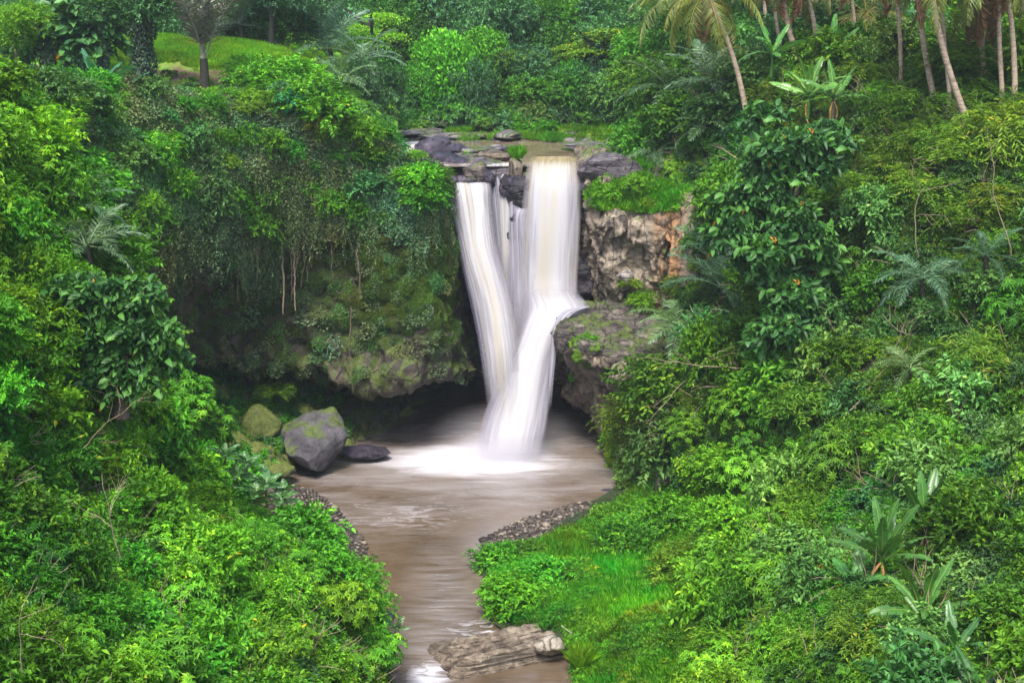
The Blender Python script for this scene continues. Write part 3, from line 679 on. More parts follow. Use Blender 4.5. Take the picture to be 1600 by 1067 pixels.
# ---- left plateau above the gorge wall
PX = [-260, -100, 60, 200, 320, 430, 530, 620]
PL_ROWS = [
    [atz(x, d, z) for x, d, z in zip(PX, [46, 50, 54.5, 59.5, 63.5, 66.5, 68, 69], [18.8, 18.8, 18.8, 18.6, 18.3, 18, 17.2, 15.6])],
    [atz(x, 71, z) for x, z in zip(PX, [19.8, 19.8, 19.7, 19.4, 19.2, 19.2, 18.2, 16])],
    [atz(x, 75, z) for x, z in zip(PX, [20.2, 20.2, 20.2, 20.0, 20.0, 19.6, 18.4, 16])],
    [atz(x, 82, z) for x, z in zip(PX, [21.4, 21.4, 21.4, 21.3, 21.1, 20.6, 18.8, 16.2])],
    [atz(x, 90, z) for x, z in zip(PX, [22.2, 22.2, 22.2, 22.2, 21.8, 21, 19, 16.4])],
    [atz(x, 112, z) for x, z in zip(PX, [27, 27, 27, 27, 27, 26, 24, 22])]]
pl = Patch(PL_ROWS, 70, 80, amp=.25, freq=.2, seed=21, fine=.05)
tag(pl.build('ground', M['lawn']), 'grassy plateau with brown earth above the left wall', kind='structure')

# ---- wooded hill beyond the river
HX = [-300, 100, 400, 600, 750, 900, 1050, 1250, 1500, 1900]
HB_ROWS = [
    [atz(x, d, 15.2) for x, d in zip(HX, [92, 92, 92, 90.5, 90, 90, 89, 86, 84, 84])],
    [atz(x, d, z) for x, d, z in zip(HX, [95, 95, 95, 93.5, 93, 93, 92, 90, 88, 88], [21, 21, 20, 17, 16.6, 16.8, 17, 19, 21, 21])],
    [atz(x, 100, z) for x, z in zip(HX, [24, 24, 23, 21, 20.5, 21, 21, 23, 25, 25])],
    [atz(x, 110, z) for x, z in zip(HX, [31, 31, 30, 29, 29, 29, 29, 31, 33, 33])],
    [atz(x, 135, z) for x, z in zip(HX, [42] * 10)]]
hb = Patch(HB_ROWS, 80, 140, amp=.9, freq=.18, seed=24, fine=.2)
tag(hb.build('hill', M['soil_dark']), 'wooded hill rising beyond the upper river', kind='structure')

# ---- right slope
def srow(y, xs, ds): return [at(x, y, d) for x, d in zip(xs, ds)]
RS_ROWS = [
    [atz(x, 94, z) for x, z in zip([1010, 1080, 1160, 1260, 1400, 1600, 1850], [16, 17, 19.5, 21.5, 22.5, 23, 23])],
    srow(110, [1010, 1080, 1160, 1260, 1400, 1600, 1850], [84, 80, 76, 72, 68, 63, 58]),
    srow(180, [1010, 1070, 1150, 1260, 1400, 1600, 1850], [78, 74, 70, 65.5, 61, 57, 53]),
    srow(250, [1010, 1070, 1150, 1260, 1400, 1600, 1850], [73, 70, 66, 62, 58, 54, 50]),
    srow(320, [1052, 1085, 1150, 1260, 1400, 1600, 1850], [68.5, 67.2, 64, 60, 56, 52, 48]),
    srow(410, [1070, 1095, 1150, 1260, 1400, 1600, 1850], [66.8, 65.6, 62, 58.5, 54.5, 50.5, 46.5]),
    srow(500, [1075, 1100, 1160, 1260, 1400, 1600, 1850], [65.8, 64.4, 60.5, 56.5, 52.5, 48, 44]),
    srow(575, [1010, 1050, 1130, 1240, 1400, 1600, 1850], [61.6, 60.6, 58, 54.5, 50, 45.5, 41.5]),
    srow(660, [985, 1040, 1120, 1230, 1400, 1600, 1850], [60.8, 59.6, 56.6, 52, 47, 42.5, 39]),
    srow(740, [965, 1020, 1110, 1230, 1400, 1600, 1850], [60.5, 59, 55.5, 49.5, 44, 39.5, 36]),
    [gz(940, 775, .15), gz(1000, 780, .5), at(1100, 800, 53.5), at(1230, 810, 47), at(1400, 815, 41), at(1600, 815, 36.5), at(1850, 810, 33)],
    [gz(765, 862, .1), gz(870, 830, .35), gz(1010, 840, .5), at(1200, 870, 45.2), at(1400, 890, 38), at(1600, 890, 33.5), at(1850, 890, 30)],
    [gz(765, 920, .15), gz(860, 900, .6), gz(1000, 900, .9), at(1200, 940, 41.8), at(1400, 965, 35), at(1600, 965, 30.5), at(1850, 965, 27)],
    [gz(770, 972, .1), gz(870, 975, .6), gz(1000, 985, 1.1), at(1200, 1020, 38), at(1400, 1050, 31.5), at(1600, 1060, 27), at(1850, 1060, 24)],
    [gz(900, 1040, .1), gz(960, 1040, .5), gz(1040, 1050, 1.0), at(1200, 1110, 34.8), at(1400, 1160, 28), at(1600, 1180, 23.5), at(1850, 1180, 21)],
    [gz(880, 1110, -.1), gz(960, 1120, .6), gz(1040, 1150, 1.3), at(1200, 1260, 30.5), at(1400, 1320, 24), at(1600, 1350, 19.5), at(1850, 1350, 17)],
    [gz(800, 1260, .4), gz(920, 1290, 1.0), gz(1040, 1330, 2.2), at(1200, 1430, 27), at(1400, 1520, 20), at(1600, 1560, 15.5), at(1850, 1560, 13)]]
rs = Patch(RS_ROWS, 220, 150, amp=1.0, freq=.26, seed=27, fine=.12, ridged=.5, flip=True, ampf=lambda P: np.where(P[:, 0] > -3, np.clip((P[:, 2] - .9) / 2.2, .08, 1), .08))
print('rs normal', rs.N[80:].reshape(-1, 3).mean(0))
tag(rs.build('hillside', M['soil_dark']), 'steep overgrown slope on the right of the gorge', kind='structure')

# ---- left foreground slope
ER = [(60, -170, 45, 35), (150, -90, 44, 34), (240, -20, 43, 32), (340, 10, 42, 30), (430, 85, 42, 28.5), (520, 160, 41.5, 27), (620, 175, 41, 25.5), (715, 210, 41, 24),
      (795, 262, 40.5, 22.5), (875, 380, 40, 21), (960, 518, 38.8, 19.5), (1067, 592, 36.5, 18), (1200, 620, 33, 16.5), (1420, 640, 27, 14)]
FR = []
for (y, xe, de, dl) in ER:
    r = []
    for t in (0, .22, .44, .66, .85, 1.0):
        x = -320 + (xe + 320) * t; d = dl + (de - dl) * t ** 1.15 - 1.2 * math.sin(math.pi * t)
        yy = y + 16 * (t > .9)
        r.append(at(x, yy, d))
    e = r[-1]; sc_ = de / 40
    r.append(e + np.array([1.0 * sc_, 1.6, -2.0])); r.append(e + np.array([2.0 * sc_, 4.2, -6.5])); q = e + np.array([2.6, 6, 0]); q[2] = min(-2.1, e[2] - 9); r.append(q)
    FR.append(r)
fs = Patch(FR, 170, 150, amp=1.25, freq=.26, seed=31, fine=.15, ridged=.5, flip=True)
print('fs normal', fs.N[:, :90].reshape(-1, 3).mean(0))
tag(fs.build('hillside', M['soil_dark']), 'near left slope under a bright green thicket', kind='structure')

# ---- talus and gravel shores round the pool
TX = [200, 300, 360, 430, 500, 560, 640, 740]
TL_ROWS = [
    [atz(x, 78, z) for x, z in zip(TX, [5, 4.6, 4.2, 3.2, 2.6, 2.0, 1.0, -.6])],
    [atz(x, d, z) for x, d, z in zip(TX, [66, 69, 71, 73, 74, 75, 76, 77], [5.2, 4.6, 3.8, 2.8, 2.0, 1.2, .4, -.5])],
    [atz(x, d, z) for x, d, z in zip(TX, [60, 63, 66, 69, 70.5, 72, 74, 76], [4.2, 3.4, 2.6, 1.9, 1.5, .7, .15, -.6])],
    [atz(x, d, z) for x, d, z in zip(TX, [56, 59, 62, 64.5, 67, 69, 72, 75], [2.8, 2.2, 1.6, 1.1, .9, .3, -.1, -.8])],
    [atz(x, d, z) for x, d, z in zip(TX, [52, 55, 58.5, 62, 64, 66, 70, 74], [2.0, 1.4, .8, .25, .15, -.2, -.5, -1.0])],
    [atz(x, d, z) for x, d, z in zip(TX, [48, 51, 55, 60.5, 62, 64, 68, 73], [1.6, 1.0, .5, -.4, -.5, -.9, -1.2, -1.3])]]
tl = Patch(TL_ROWS, 70, 90, amp=.25, freq=.6, seed=34, fine=.08, ridged=.2, flip=False)
print('tl normal', tl.N[..., 2].mean())
tag(tl.build('ground', M['rock_left']), 'dark rubble floor under the overhang', kind='structure')
def shore(name, outline, z0, seed, label, hmid=.22):
    """gently domed gravel bar from an outline on the water plane"""
    O = np.array([gz(x, y, 0)[:2] for x, y in outline]); c = O.mean(0); n = len(O); rings = 9; V = []
    O2 = cubic(np.concatenate([O, O[:1]]), n * 6 + 1)[:-1]; k = len(O2)
    for j in range(rings):
        t = j / (rings - 1); p = c + (O2 - c) * t * 1.12; z = z0 + hmid * (1 - t ** 1.6) - .28 * (t > .93)
        V.append(np.concatenate([p, np.full((k, 1), z)], 1))
    V = np.concatenate(V); V[:, 2] += fbm(V * 1.7, 3, seed) * .06
    I = np.arange(rings * k).reshape(rings, k); J = np.roll(I, -1, 1)
    f = np.stack([I[:-1].ravel(), I[1:].ravel(), J[1:].ravel(), J[:-1].ravel()], 1)
    tag(obj(name, mesh(name, V, [f], [M['gravel_ground']], True)), label, kind='structure')
    rg = np.random.default_rng(seed); ar = 5000
    w = rg.random((ar, 1)) ** .5; a = O2[rg.integers(0, k, ar)]; b = c + (a - c) * w * 1.04
    t = w[:, 0] * 1.04 / 1.12; z = z0 + hmid * (1 - t ** 1.6) + .02
    return np.concatenate([b, z[:, None]], 1)
g1 = shore('gravel_bar', [(430, 765), (480, 768), (512, 788), (540, 815), (568, 850), (572, 895), (545, 910), (480, 890), (430, 850), (400, 800)], 0.02, 41, 'brown gravel bar at the left edge of the pool')
g2 = shore('gravel_bar', [(760, 880), (757, 850), (790, 825), (850, 803), (915, 787), (965, 790), (950, 815), (880, 835), (820, 860), (790, 890)], 0.02, 42, 'dark gravel bar curving along the right bank')
for g, lb in ((g1, 'brown pebbles and leaf litter on the left gravel bar'), (g2, 'dark pebbles along the right bank of the pool')):
    rg = np.random.default_rng(len(g)); N = np.tile([[0, 0, 1.]], (len(g), 1))
    scatter('pebbles', lb, 'pebbles', g, N, PEB, rg.gamma(1.1, .034, len(g)) + .02, 43, 1.0)

# ---- water
def water_mat():
    k = NT('muddy_water'); v = k.pos()
    g = k.n('NewGeometry'); sx = k.n('SeparateXYZ'); k.l(g.outputs['Position'], sx.inputs[0]); X, Y = sx.outputs[0], sx.outputs[1]
    warp = k.noise(v, .22, 4, .6); w2 = k.noise(v, .9, 4, .6)
    c = k.ramp(warp, [(.32, (.060, .040, .020)), (.5, (.092, .065, .040)), (.68, (.125, .094, .068))])
    # brown shallows
    cx, cyy = gz(600, 890)[:2]
    # foam thrown out from the foot of the falls, stretched towards the left and the camera
    fx, fy = gz(748, 720)[:2]
    dx = k.math('SUBTRACT', X, float(fx) - .2); dy = k.math('SUBTRACT', Y, float(fy))
    a = k.math('MULTIPLY', dx, .215); b = k.math('MULTIPLY', dy, .36)
    rr = k.math('SQRT', k.math('ADD', k.math('MULTIPLY', a, a), k.math('MULTIPLY', b, b)))
    ang = k.math('ARCTAN2', dy, dx)
    rad = k.noise(k.pos((.22, .75, 1), rot=(0, 0, -.25)), 1.1, 4, .55, .8)
    f1 = k.math('SUBTRACT', 1.45, rr); f1 = k.math('ADD', f1, k.math('MULTIPLY', k.math('SUBTRACT', rad, .5), 1.5))
    foam = k.ramp(f1, [(0.0, 0.0), (.35, .16), (.75, .6), (1.25, 1.0)])
    halo = k.math('SUBTRACT', 3.6, rr); halo = k.math('ADD', k.math('MULTIPLY', halo, .30), k.math('MULTIPLY', k.math('SUBTRACT', rad, .5), 2.2))
    halo = k.ramp(halo, [(0, 0.0), (1, .24)])
    # riffle streaks in midstream and down the tail
    def blob(px, py, sx_, sy_):
        ox, oy = gz(px, py)[:2]
        p = k.math('DIVIDE', k.math('SUBTRACT', X, float(ox)), sx_); q = k.math('DIVIDE', k.math('SUBTRACT', Y, float(oy)), sy_)
        return k.math('SUBTRACT', 1.0, k.math('SQRT', k.math('ADD', k.math('MULTIPLY', p, p), k.math('MULTIPLY', q, q))), clamp=True)
    rn = k.noise(k.pos((.8, 2.2, 1)), 1.0, 5, .65, 1.2)
    rf = k.math('MULTIPLY', blob(640, 800, 5.0, 3.4), k.ramp(rn, [(.42, 0.0), (.72, 1.0)]))
    tn = k.noise(k.pos((.35, 2.6, 1)), 1.0, 4, .6, .6)
    tf = k.math('MULTIPLY', blob(690, 950, 2.1, 12.0), k.ramp(tn, [(.35, .15), (.65, 1.0)]))
    ef = k.math('MULTIPLY', blob(672, 1056, .95, 1.5), k.ramp(rn, [(.36, 0.0), (.6, 1.6)]), clamp=True)
    e2 = k.math('MULTIPLY', blob(760, 985, 1.9, 1.2), k.ramp(rn, [(.46, 0.0), (.6, 1.0)]))
    edge = k.math('MULTIPLY', k.math('POWER', blob(770, 850, 3.2, 6), 1.5), .22)
    tot = foam
    for q, s_ in ((halo, 1), (rf, .6), (tf, .24), (ef, 1), (e2, 1), (edge, 1)):
        tot = k.math('MAXIMUM', tot, k.math('MULTIPLY', q, s_))
    col = k.mix(tot, c, (.56, .55, .60, 1))
    bn = k.noise(k.pos((.5, 1.9, 1)), 1.2, 4, .55, .5)
    nb = k.bump(bn, .4, .16)
    p = k.princ(col, k.ramp(tot, [(0, .12), (.5, .6)]), .5, nb)
    return k.done(p)
M['water'] = water_mat()
a, b = gz(-100, 1400)[1], 90
xs = np.linspace(-32, 26, 60); ys = np.linspace(20, 84, 60); XX, YY = np.meshgrid(xs, ys)
V = np.stack([XX.ravel(), YY.ravel(), np.zeros(XX.size)], 1); I = np.arange(3600).reshape(60, 60)
tag(obj('water', mesh('water', V, [np.stack([I[:-1, :-1].ravel(), I[:-1, 1:].ravel(), I[1:, 1:].ravel(), I[1:, :-1].ravel()], 1)], [M['water']], True)),
    'muddy brown plunge pool and the stream leaving it', kind='structure')
def water2_mat():
    k = NT('upper_river_water'); v = k.pos()
    n = k.noise(k.pos((.5, .9, 1)), .5, 4, .6); c = k.ramp(n, [(.35, (.11, .072, .045)), (.65, (.22, .165, .125))])
    g = k.n('NewGeometry'); sx = k.n('SeparateXYZ'); k.l(g.outputs['Position'], sx.inputs[0])
    fn = k.noise(k.pos((.6, 1.1, 1)), 1.0, 5, .65, .8)
    lf = k.math('MULTIPLY', k.math('SUBTRACT', float(atz(665, 78, 14.9)[0]), sx.outputs[0]), .8, clamp=True)
    f = k.math('MULTIPLY', lf, k.ramp(fn, [(.38, 0.2), (.58, 1.0)]))
    nr = k.math('MULTIPLY', k.math('SUBTRACT', 72.6, sx.outputs[1]), .7, clamp=True)
    f = k.math('MAXIMUM', f, k.math('MULTIPLY', nr, k.ramp(fn, [(.46, 0.0), (.66, .7)])))
    c = k.mix(f, c, (.6, .59, .62, 1))
    return k.done(k.princ(c, k.ramp(f, [(0, .15), (1, .6)]), .5, k.bump(fn, .15, .08)))
M['water_up'] = water2_mat()
V = np.array([atz(540, 92, 14.74), atz(540, 69.9, 14.74), atz(1010, 70.6, 14.74), atz(1010, 92, 14.74)])
tag(obj('water', mesh('water', V, [np.array([[0, 1, 2, 3]])], [M['water_up']])), 'brown upper river sliding between rock shelves', kind='structure')
# ================================================================== FALLING WATER
def fall_mat(name, streak=14.0, dens=1.0, cols=((.31, .295, .385), (.56, .55, .575)), thin=.5, cream=None, v0=.0, v1=.0, lip=0):
    k = NT(name); uv = k.n('UVMap'); s = k.n('SeparateXYZ'); k.l(uv.outputs[0], s.inputs[0]); U, Vv = s.outputs[0], s.outputs[1]
    c1 = k.n('CombineXYZ'); k.l(k.math('MULTIPLY', U, streak), c1.inputs[0]); k.l(k.math('MULTIPLY', Vv, .10), c1.inputs[1])
    n1 = k.noise(c1.outputs[0], 1.0, 5, .6, .15)
    c2 = k.n('CombineXYZ'); k.l(k.math('MULTIPLY', U, streak * 3.1), c2.inputs[0]); k.l(k.math('MULTIPLY', Vv, .16), c2.inputs[1])
    n2 = k.noise(c2.outputs[0], 1.0, 3, .6)
    n = k.math('ADD', k.math('MULTIPLY', n1, .8), k.math('MULTIPLY', n2, .2))
    e0 = k.math('MULTIPLY', k.math('MULTIPLY', U, k.math('SUBTRACT', 1.0, U)), 4.0)
    col = k.ramp(k.math('ADD', k.math('MULTIPLY', n, .75), k.math('MULTIPLY', e0, .28)), [(.36, cols[0]), (.64, cols[1])])  # lavender shadow tone painted into streaks and sides, round a white core
    if cream:
        cn = k.noise(c1.outputs[0], .6, 2, .5)
        col = k.mix(k.ramp(cn, [(.45, 0.0), (.62, .6)]), col, (*cream, 1))
    if lip:   # the smooth brown-yellow glide before the water breaks white
        t1 = k.n('Attribute', attribute_name='rnd').outputs['Fac']; cg = k.ramp(n2, [(.3, (.25, .20, .10)), (.7, (.42, .37, .23))])
        col = k.mix(k.ramp(k.math('ADD', t1, k.math('MULTIPLY', k.math('SUBTRACT', n, .5), .10)), [(lip * .6, 1.0), (lip * 1.35, 0.0)]), col, cg)
    # u runs 0..1 edge to edge: soft torn sides
    e = k.math('MULTIPLY', k.math('MULTIPLY', U, k.math('SUBTRACT', 1.0, U)), 4.0)
    ed = k.ramp(k.math('ADD', e, k.math('MULTIPLY', k.math('SUBTRACT', n, .5), .9)), [(.02, 0.0), (.75, 1.0)])
    body = k.ramp(n, [(.34, thin), (.56, 1.0)])
    al = k.math('MULTIPLY', k.math('MULTIPLY', ed, body), dens, clamp=True)
    if v0 > 0:
        t0 = k.n('Attribute', attribute_name='rnd').outputs['Fac']; al = k.math('MULTIPLY', al, k.ramp(t0, [(0, 0.0), (v0, 1.0)]), clamp=True)
    if v1 > 0:
        t = k.n('Attribute', attribute_name='rnd').outputs['Fac']
        al = k.math('MULTIPLY', al, k.ramp(t, [(1 - v1, 1.0), (1.0, 0.0)]), clamp=True)
    d = k.n('BsdfDiffuse'); k.l(col, d.inputs[0]); 
    tr = k.n('BsdfTranslucent'); k.l(col, tr.inputs[0])
    m1 = k.n('MixShader'); m1.inputs[0].default_value = .35; k.l(d.outputs[0], m1.inputs[1]); k.l(tr.outputs[0], m1.inputs[2])
    tp = k.n('BsdfTransparent'); m2 = k.n('MixShader'); k.l(al, m2.inputs[0]); k.l(tp.outputs[0], m2.inputs[1]); k.l(m1.outputs[0], m2.inputs[2])
    return k.done(m2.outputs[0])
M['fall_main'] = fall_mat('main_fall', 6, 1.2, thin=.7, cream=(.50, .455, .34), v1=.35, lip=.25)
M['fall_side'] = fall_mat('side_fall', 5.5, 1.0, v0=.025, thin=.4, cream=(.46, .42, .31), v1=.3)
M['fall_thin'] = fall_mat('thin_fall', 7, .9, ((.26, .245, .34), (.44, .43, .49)), thin=.05, v1=.35)
M['fall_low'] = fall_mat('lower_fall', 6, 1.15, thin=.7, v0=.2, v1=.16)
def fall(name, label, rows, mat, bulge=.3, n=60, m=28, seed=1, back=True, wob=.06):
    """rows: (pxL, pxR, py, D) downwards; a sheet of water with a rounded front and a back"""
    Lp = cubic(np.array([at(r[0], r[2], r[3]) for r in rows]), n); Rp = cubic(np.array([at(r[1], r[2], r[3]) for r in rows]), n)
    arc = np.concatenate([[0], np.cumsum(np.linalg.norm(np.diff((Lp + Rp) / 2, axis=0), axis=1))])
    Vs, Us, fcs, rn, base = [], [], [], [], 0
    for side in ((1, 0) if back else (1,)):
        u = np.linspace(0, 1, m); prof = np.sin(np.pi * u) ** .7
        P = Lp[:, None] * (1 - u)[None, :, None] + Rp[:, None] * u[None, :, None]
        off = (bulge if side else -bulge * .5) * prof
        q = np.stack([np.tile(u * 7, n), np.repeat(arc * .03, m), np.full(n * m, seed)], 1)
        w = fbm(q, 3, seed).reshape(n, m) * wob * (1 if side else .5) * prof[None]
        P[..., 1] -= off[None] + w
        Vs.append(P.reshape(-1, 3)); Us.append(np.stack([np.tile(u, n), np.repeat(arc, m) + side * 40], 1)); rn.append(np.repeat(arc / arc[-1], m))
        I = np.arange(n * m).reshape(n, m) + base; fcs.append(np.stack([I[:-1, :-1].ravel(), I[1:, :-1].ravel(), I[1:, 1:].ravel(), I[:-1, 1:].ravel()], 1)); base += n * m
    o = obj(name, mesh(name, np.concatenate(Vs), fcs, [mat], True, np.concatenate(rn), np.concatenate(Us)))
    return tag(o, label, 'waterfall', kind='thing')
# smooth brown-yellow water bends over the lip and turns into the broad white curtain
fall('waterfall', 'broad white curtain dropping from its yellowish lip onto the ledge', [(828, 902, 245, 74.2), (824, 905, 252, 71.4), (822, 906, 260, 70.2), (820, 907, 275, 69.6), (817, 909, 300, 69.2), (813, 908, 360, 68.8), (811, 904, 430, 68.5), (812, 900, 470, 68.2), (808, 880, 520, 68.0), (800, 860, 600, 67.6)], M['fall_main'], .3, 90, 36, 3)
fall('waterfall', 'wide milky lower fall bouncing off the ledge down into the pool', [(812, 904, 425, 68.1), (814, 905, 455, 67.9), (818, 920, 482, 67.4), (815, 886, 506, 66.9), (800, 868, 548, 66.3), (775, 862, 600, 65.6), (755, 858, 650, 64.9), (744, 848, 700, 64.2), (738, 846, 722, 63.6)], M['fall_low'], .5, 80, 36, 4)
fall('waterfall', 'left fall arching out from the low lip in a long white sweep', [(701, 764, 283, 70.4), (703, 769, 292, 69.4), (709, 770, 320, 68.7), (721, 778, 389, 67.6), (743, 799, 470, 66.6), (754, 810, 540, 65.8), (762, 812, 600, 65.2), (770, 808, 660, 64.6)], M['fall_side'], .4, 80, 32, 5)
fall('waterfall', 'thin misty veil trailing off the left side of the left fall', [(698, 724, 292, 70), (704, 738, 330, 68.9), (722, 768, 420, 67.4), (744, 785, 520, 66.4), (758, 795, 620, 65.4), (764, 800, 670, 64.8)], M['fall_thin'], .3, 60, 24, 6)
fall('waterfall', 'narrow twin thread of water falling between the dark rocks', [(765, 790, 256, 71.2), (764, 792, 266, 70.6), (766, 800, 320, 70.3), (772, 812, 400, 70), (780, 822, 480, 69.4), (782, 825, 560, 68.5)], M['fall_thin'], .2, 60, 20, 7)
fall('waterfall', 'pale yellowish ribbon falling beside the twin thread', [(782, 800, 254, 71.2), (780, 802, 268, 70.4), (778, 803, 320, 70.1), (780, 806, 380, 69.8), (784, 812, 460, 69.4)], M['fall_side'], .15, 50, 16, 8)
fall('waterfall', 'lavender trickles sliding over the mossy rock beside the broad curtain', [(796, 822, 272, 70.6), (794, 824, 290, 70.1), (792, 824, 350, 69.5), (792, 830, 420, 69.2), (790, 840, 500, 68.8), (785, 838, 580, 68.0)], M['fall_thin'], .2, 60, 20, 9)
fall('waterfall', 'stepped white trickle over the rock knob at the curtain edge', [(806, 830, 325, 69.4), (800, 832, 345, 69.1), (802, 835, 400, 68.9), (800, 840, 450, 68.7), (802, 850, 520, 68.0)], M['fall_thin'], .2, 50, 18, 10)
fall('waterfall', 'small spout dribbling over the rocks above the left fall', [(722, 730, 266, 72.0), (721, 731, 272, 71.4), (716, 730, 282, 70.8)], M['fall_side'], .08, 20, 10, 11)
fall('waterfall', 'thin strand of water hugging the ledge corner', [(900, 925, 479, 67.4), (872, 898, 490, 66.6), (862, 876, 520, 66.0), (858, 868, 570, 65.6), (852, 862, 640, 65.2)], M['fall_thin'], .12, 50, 14, 12)
fall('waterfall', 'broad faint lavender veil on the dark wall between the two big falls', [(765, 830, 330, 70.6), (768, 835, 400, 70.2), (775, 840, 480, 69.6), (778, 845, 560, 68.6), (780, 840, 620, 67.6)], M['fall_thin'], .15, 60, 30, 14)
# second, looser skin of spray round the lower fall

# ---- mist at the foot of the falls
def mist(name, label, c, r, dens, seed):
    import bmesh
    bm = bmesh.new(); bmesh.ops.create_icosphere(bm, subdivisions=3, radius=1.0); V = np.array([v.co[:] for v in bm.verts]); Fc = np.array([[v.index for v in f.verts] for f in bm.faces]); bm.free()
    k = NT(name); tc = k.n('TexCoord'); vm = k.n('VectorMath', operation='LENGTH'); k.l(tc.outputs['Object'], vm.inputs[0])
    f = k.math('SUBTRACT', 1.0, vm.outputs['Value'], clamp=True); f = k.math('POWER', f, 1.3)
    d = k.math('MULTIPLY', f, dens)
    pv = k.n('VolumePrincipled'); pv.inputs['Color'].default_value = (.93, .92, .97, 1); k.l(d, pv.inputs['Density']); pv.inputs['Anisotropy'].default_value = .2
    k.l(pv.outputs[0], k.out.inputs['Volume'])
    o = obj(name, mesh(name, V, [Fc], [k.m]), None, c, None, r)
    return tag(o, label, 'mist', kind='stuff')
mist('mist', 'low spray drifting round the foot of the falls', at(790, 690, 65.5) + np.array([0, 0, .3]), (4.6, 3.4, 1.9), .26, 1)

mist('mist', 'dense white spray right where the lower fall hits the pool', gz(785, 712) + np.array([0, -.3, .35]), (3.0, 2.0, 1.2), 1.5, 2)

# ================================================================== ROCKS
def rock(name, label, px, py, D, r, mat, seed, rot=(0, 0, 0), flat=(1, 1, 1), z=None, group=None, amp=.35, sub=4):
    big = seed == 201
    me = stone_mesh(name, M[mat], seed, 5 if big else sub, .14 if big else amp, (1, 1, 1), (.5, .78) if big else (.62, .9), 14 if big else 9); p = at(px, py, D)
    if z is not None: p = gz(px, py, z)
    o = obj(name, me, None, p, rot, tuple(r * f for f in flat)); return tag(o, label, 'boulder', group)
rock('boulder', 'huge grey rounded boulder at the pool edge under the overhang', 487, 692, 62.6, 2.3, 'rock_grey', 201, (.1, -.1, .3), (1, .95, .88), amp=.25)
rock('boulder', 'tall olive boulder under the fern cap left of the grey boulder', 405, 668, 64.5, 1.3, 'rock_mossy', 202, (0, .2, .2), (.9, .8, 1.0))
rock('boulder', 'pale green rounded boulder partly hidden by the left thicket', 362, 705, 62, 1.25, 'rock_mossy', 203, (0, 0, 1), (1.1, .8, .8))
rock('boulder', 'small mossy boulder between grey boulder and thicket', 402, 712, 61.2, .75, 'rock_mossy', 204)
rock('boulder', 'yellow-green mossy boulder low beside the water', 428, 732, 60.5, .8, 'rock_mossy', 205, flat=(1.2, .9, .7))
rock('boulder', 'mossy boulder lowest at the thicket edge above the gravel', 395, 738, 60.2, .8, 'rock_mossy', 206, flat=(1.2, 1, .7))
rock('boulder', 'dark flat rock sticking out of the pool beside the grey boulder', 570, 706, 64.0, .85, 'rock_purple', 207, flat=(1.5, 1, .45))
rock('boulder', 'dark broad rock slab behind the grey boulder in the shade', 545, 660, 70, 1.7, 'rock_grey', 208, (.1, .2, .5), (1.3, 1, .6))
rock('boulder', 'shaded rounded rock deep under the overhang', 590, 642, 72.5, 1.2, 'rock_grey', 209, flat=(1.4, 1, .6))
rock('boulder', 'mossy rock under the fern leaves behind the olive boulder', 450, 645, 69, 1.2, 'rock_mossy', 214, flat=(1.2, .8, .8))
rock('boulder', 'dark rounded rock at the far left of the rubble', 335, 665, 66, 1.3, 'rock_left', 215)
pt, nn = tl.sample(900, 271, lambda px, py, c, n: (px > 290) * (px < 640) * (py > 590) * (py < 745) * (c[:, 2] > -.1))
RUB = [stone_mesh('rubble_stone', M['rock_mossy'] if i % 2 else M['rock_left'], 272 + i, 3, .3, (1, .9, .65), (.5, .85), 12) for i in range(4)]
scatter('rubble', 'dark mossy rubble strewn round the grey boulder under the overhang', 'rubble', pt, nn, RUB, np.random.default_rng(270).gamma(1.3, .13, len(pt)) + .06, 273, .6)
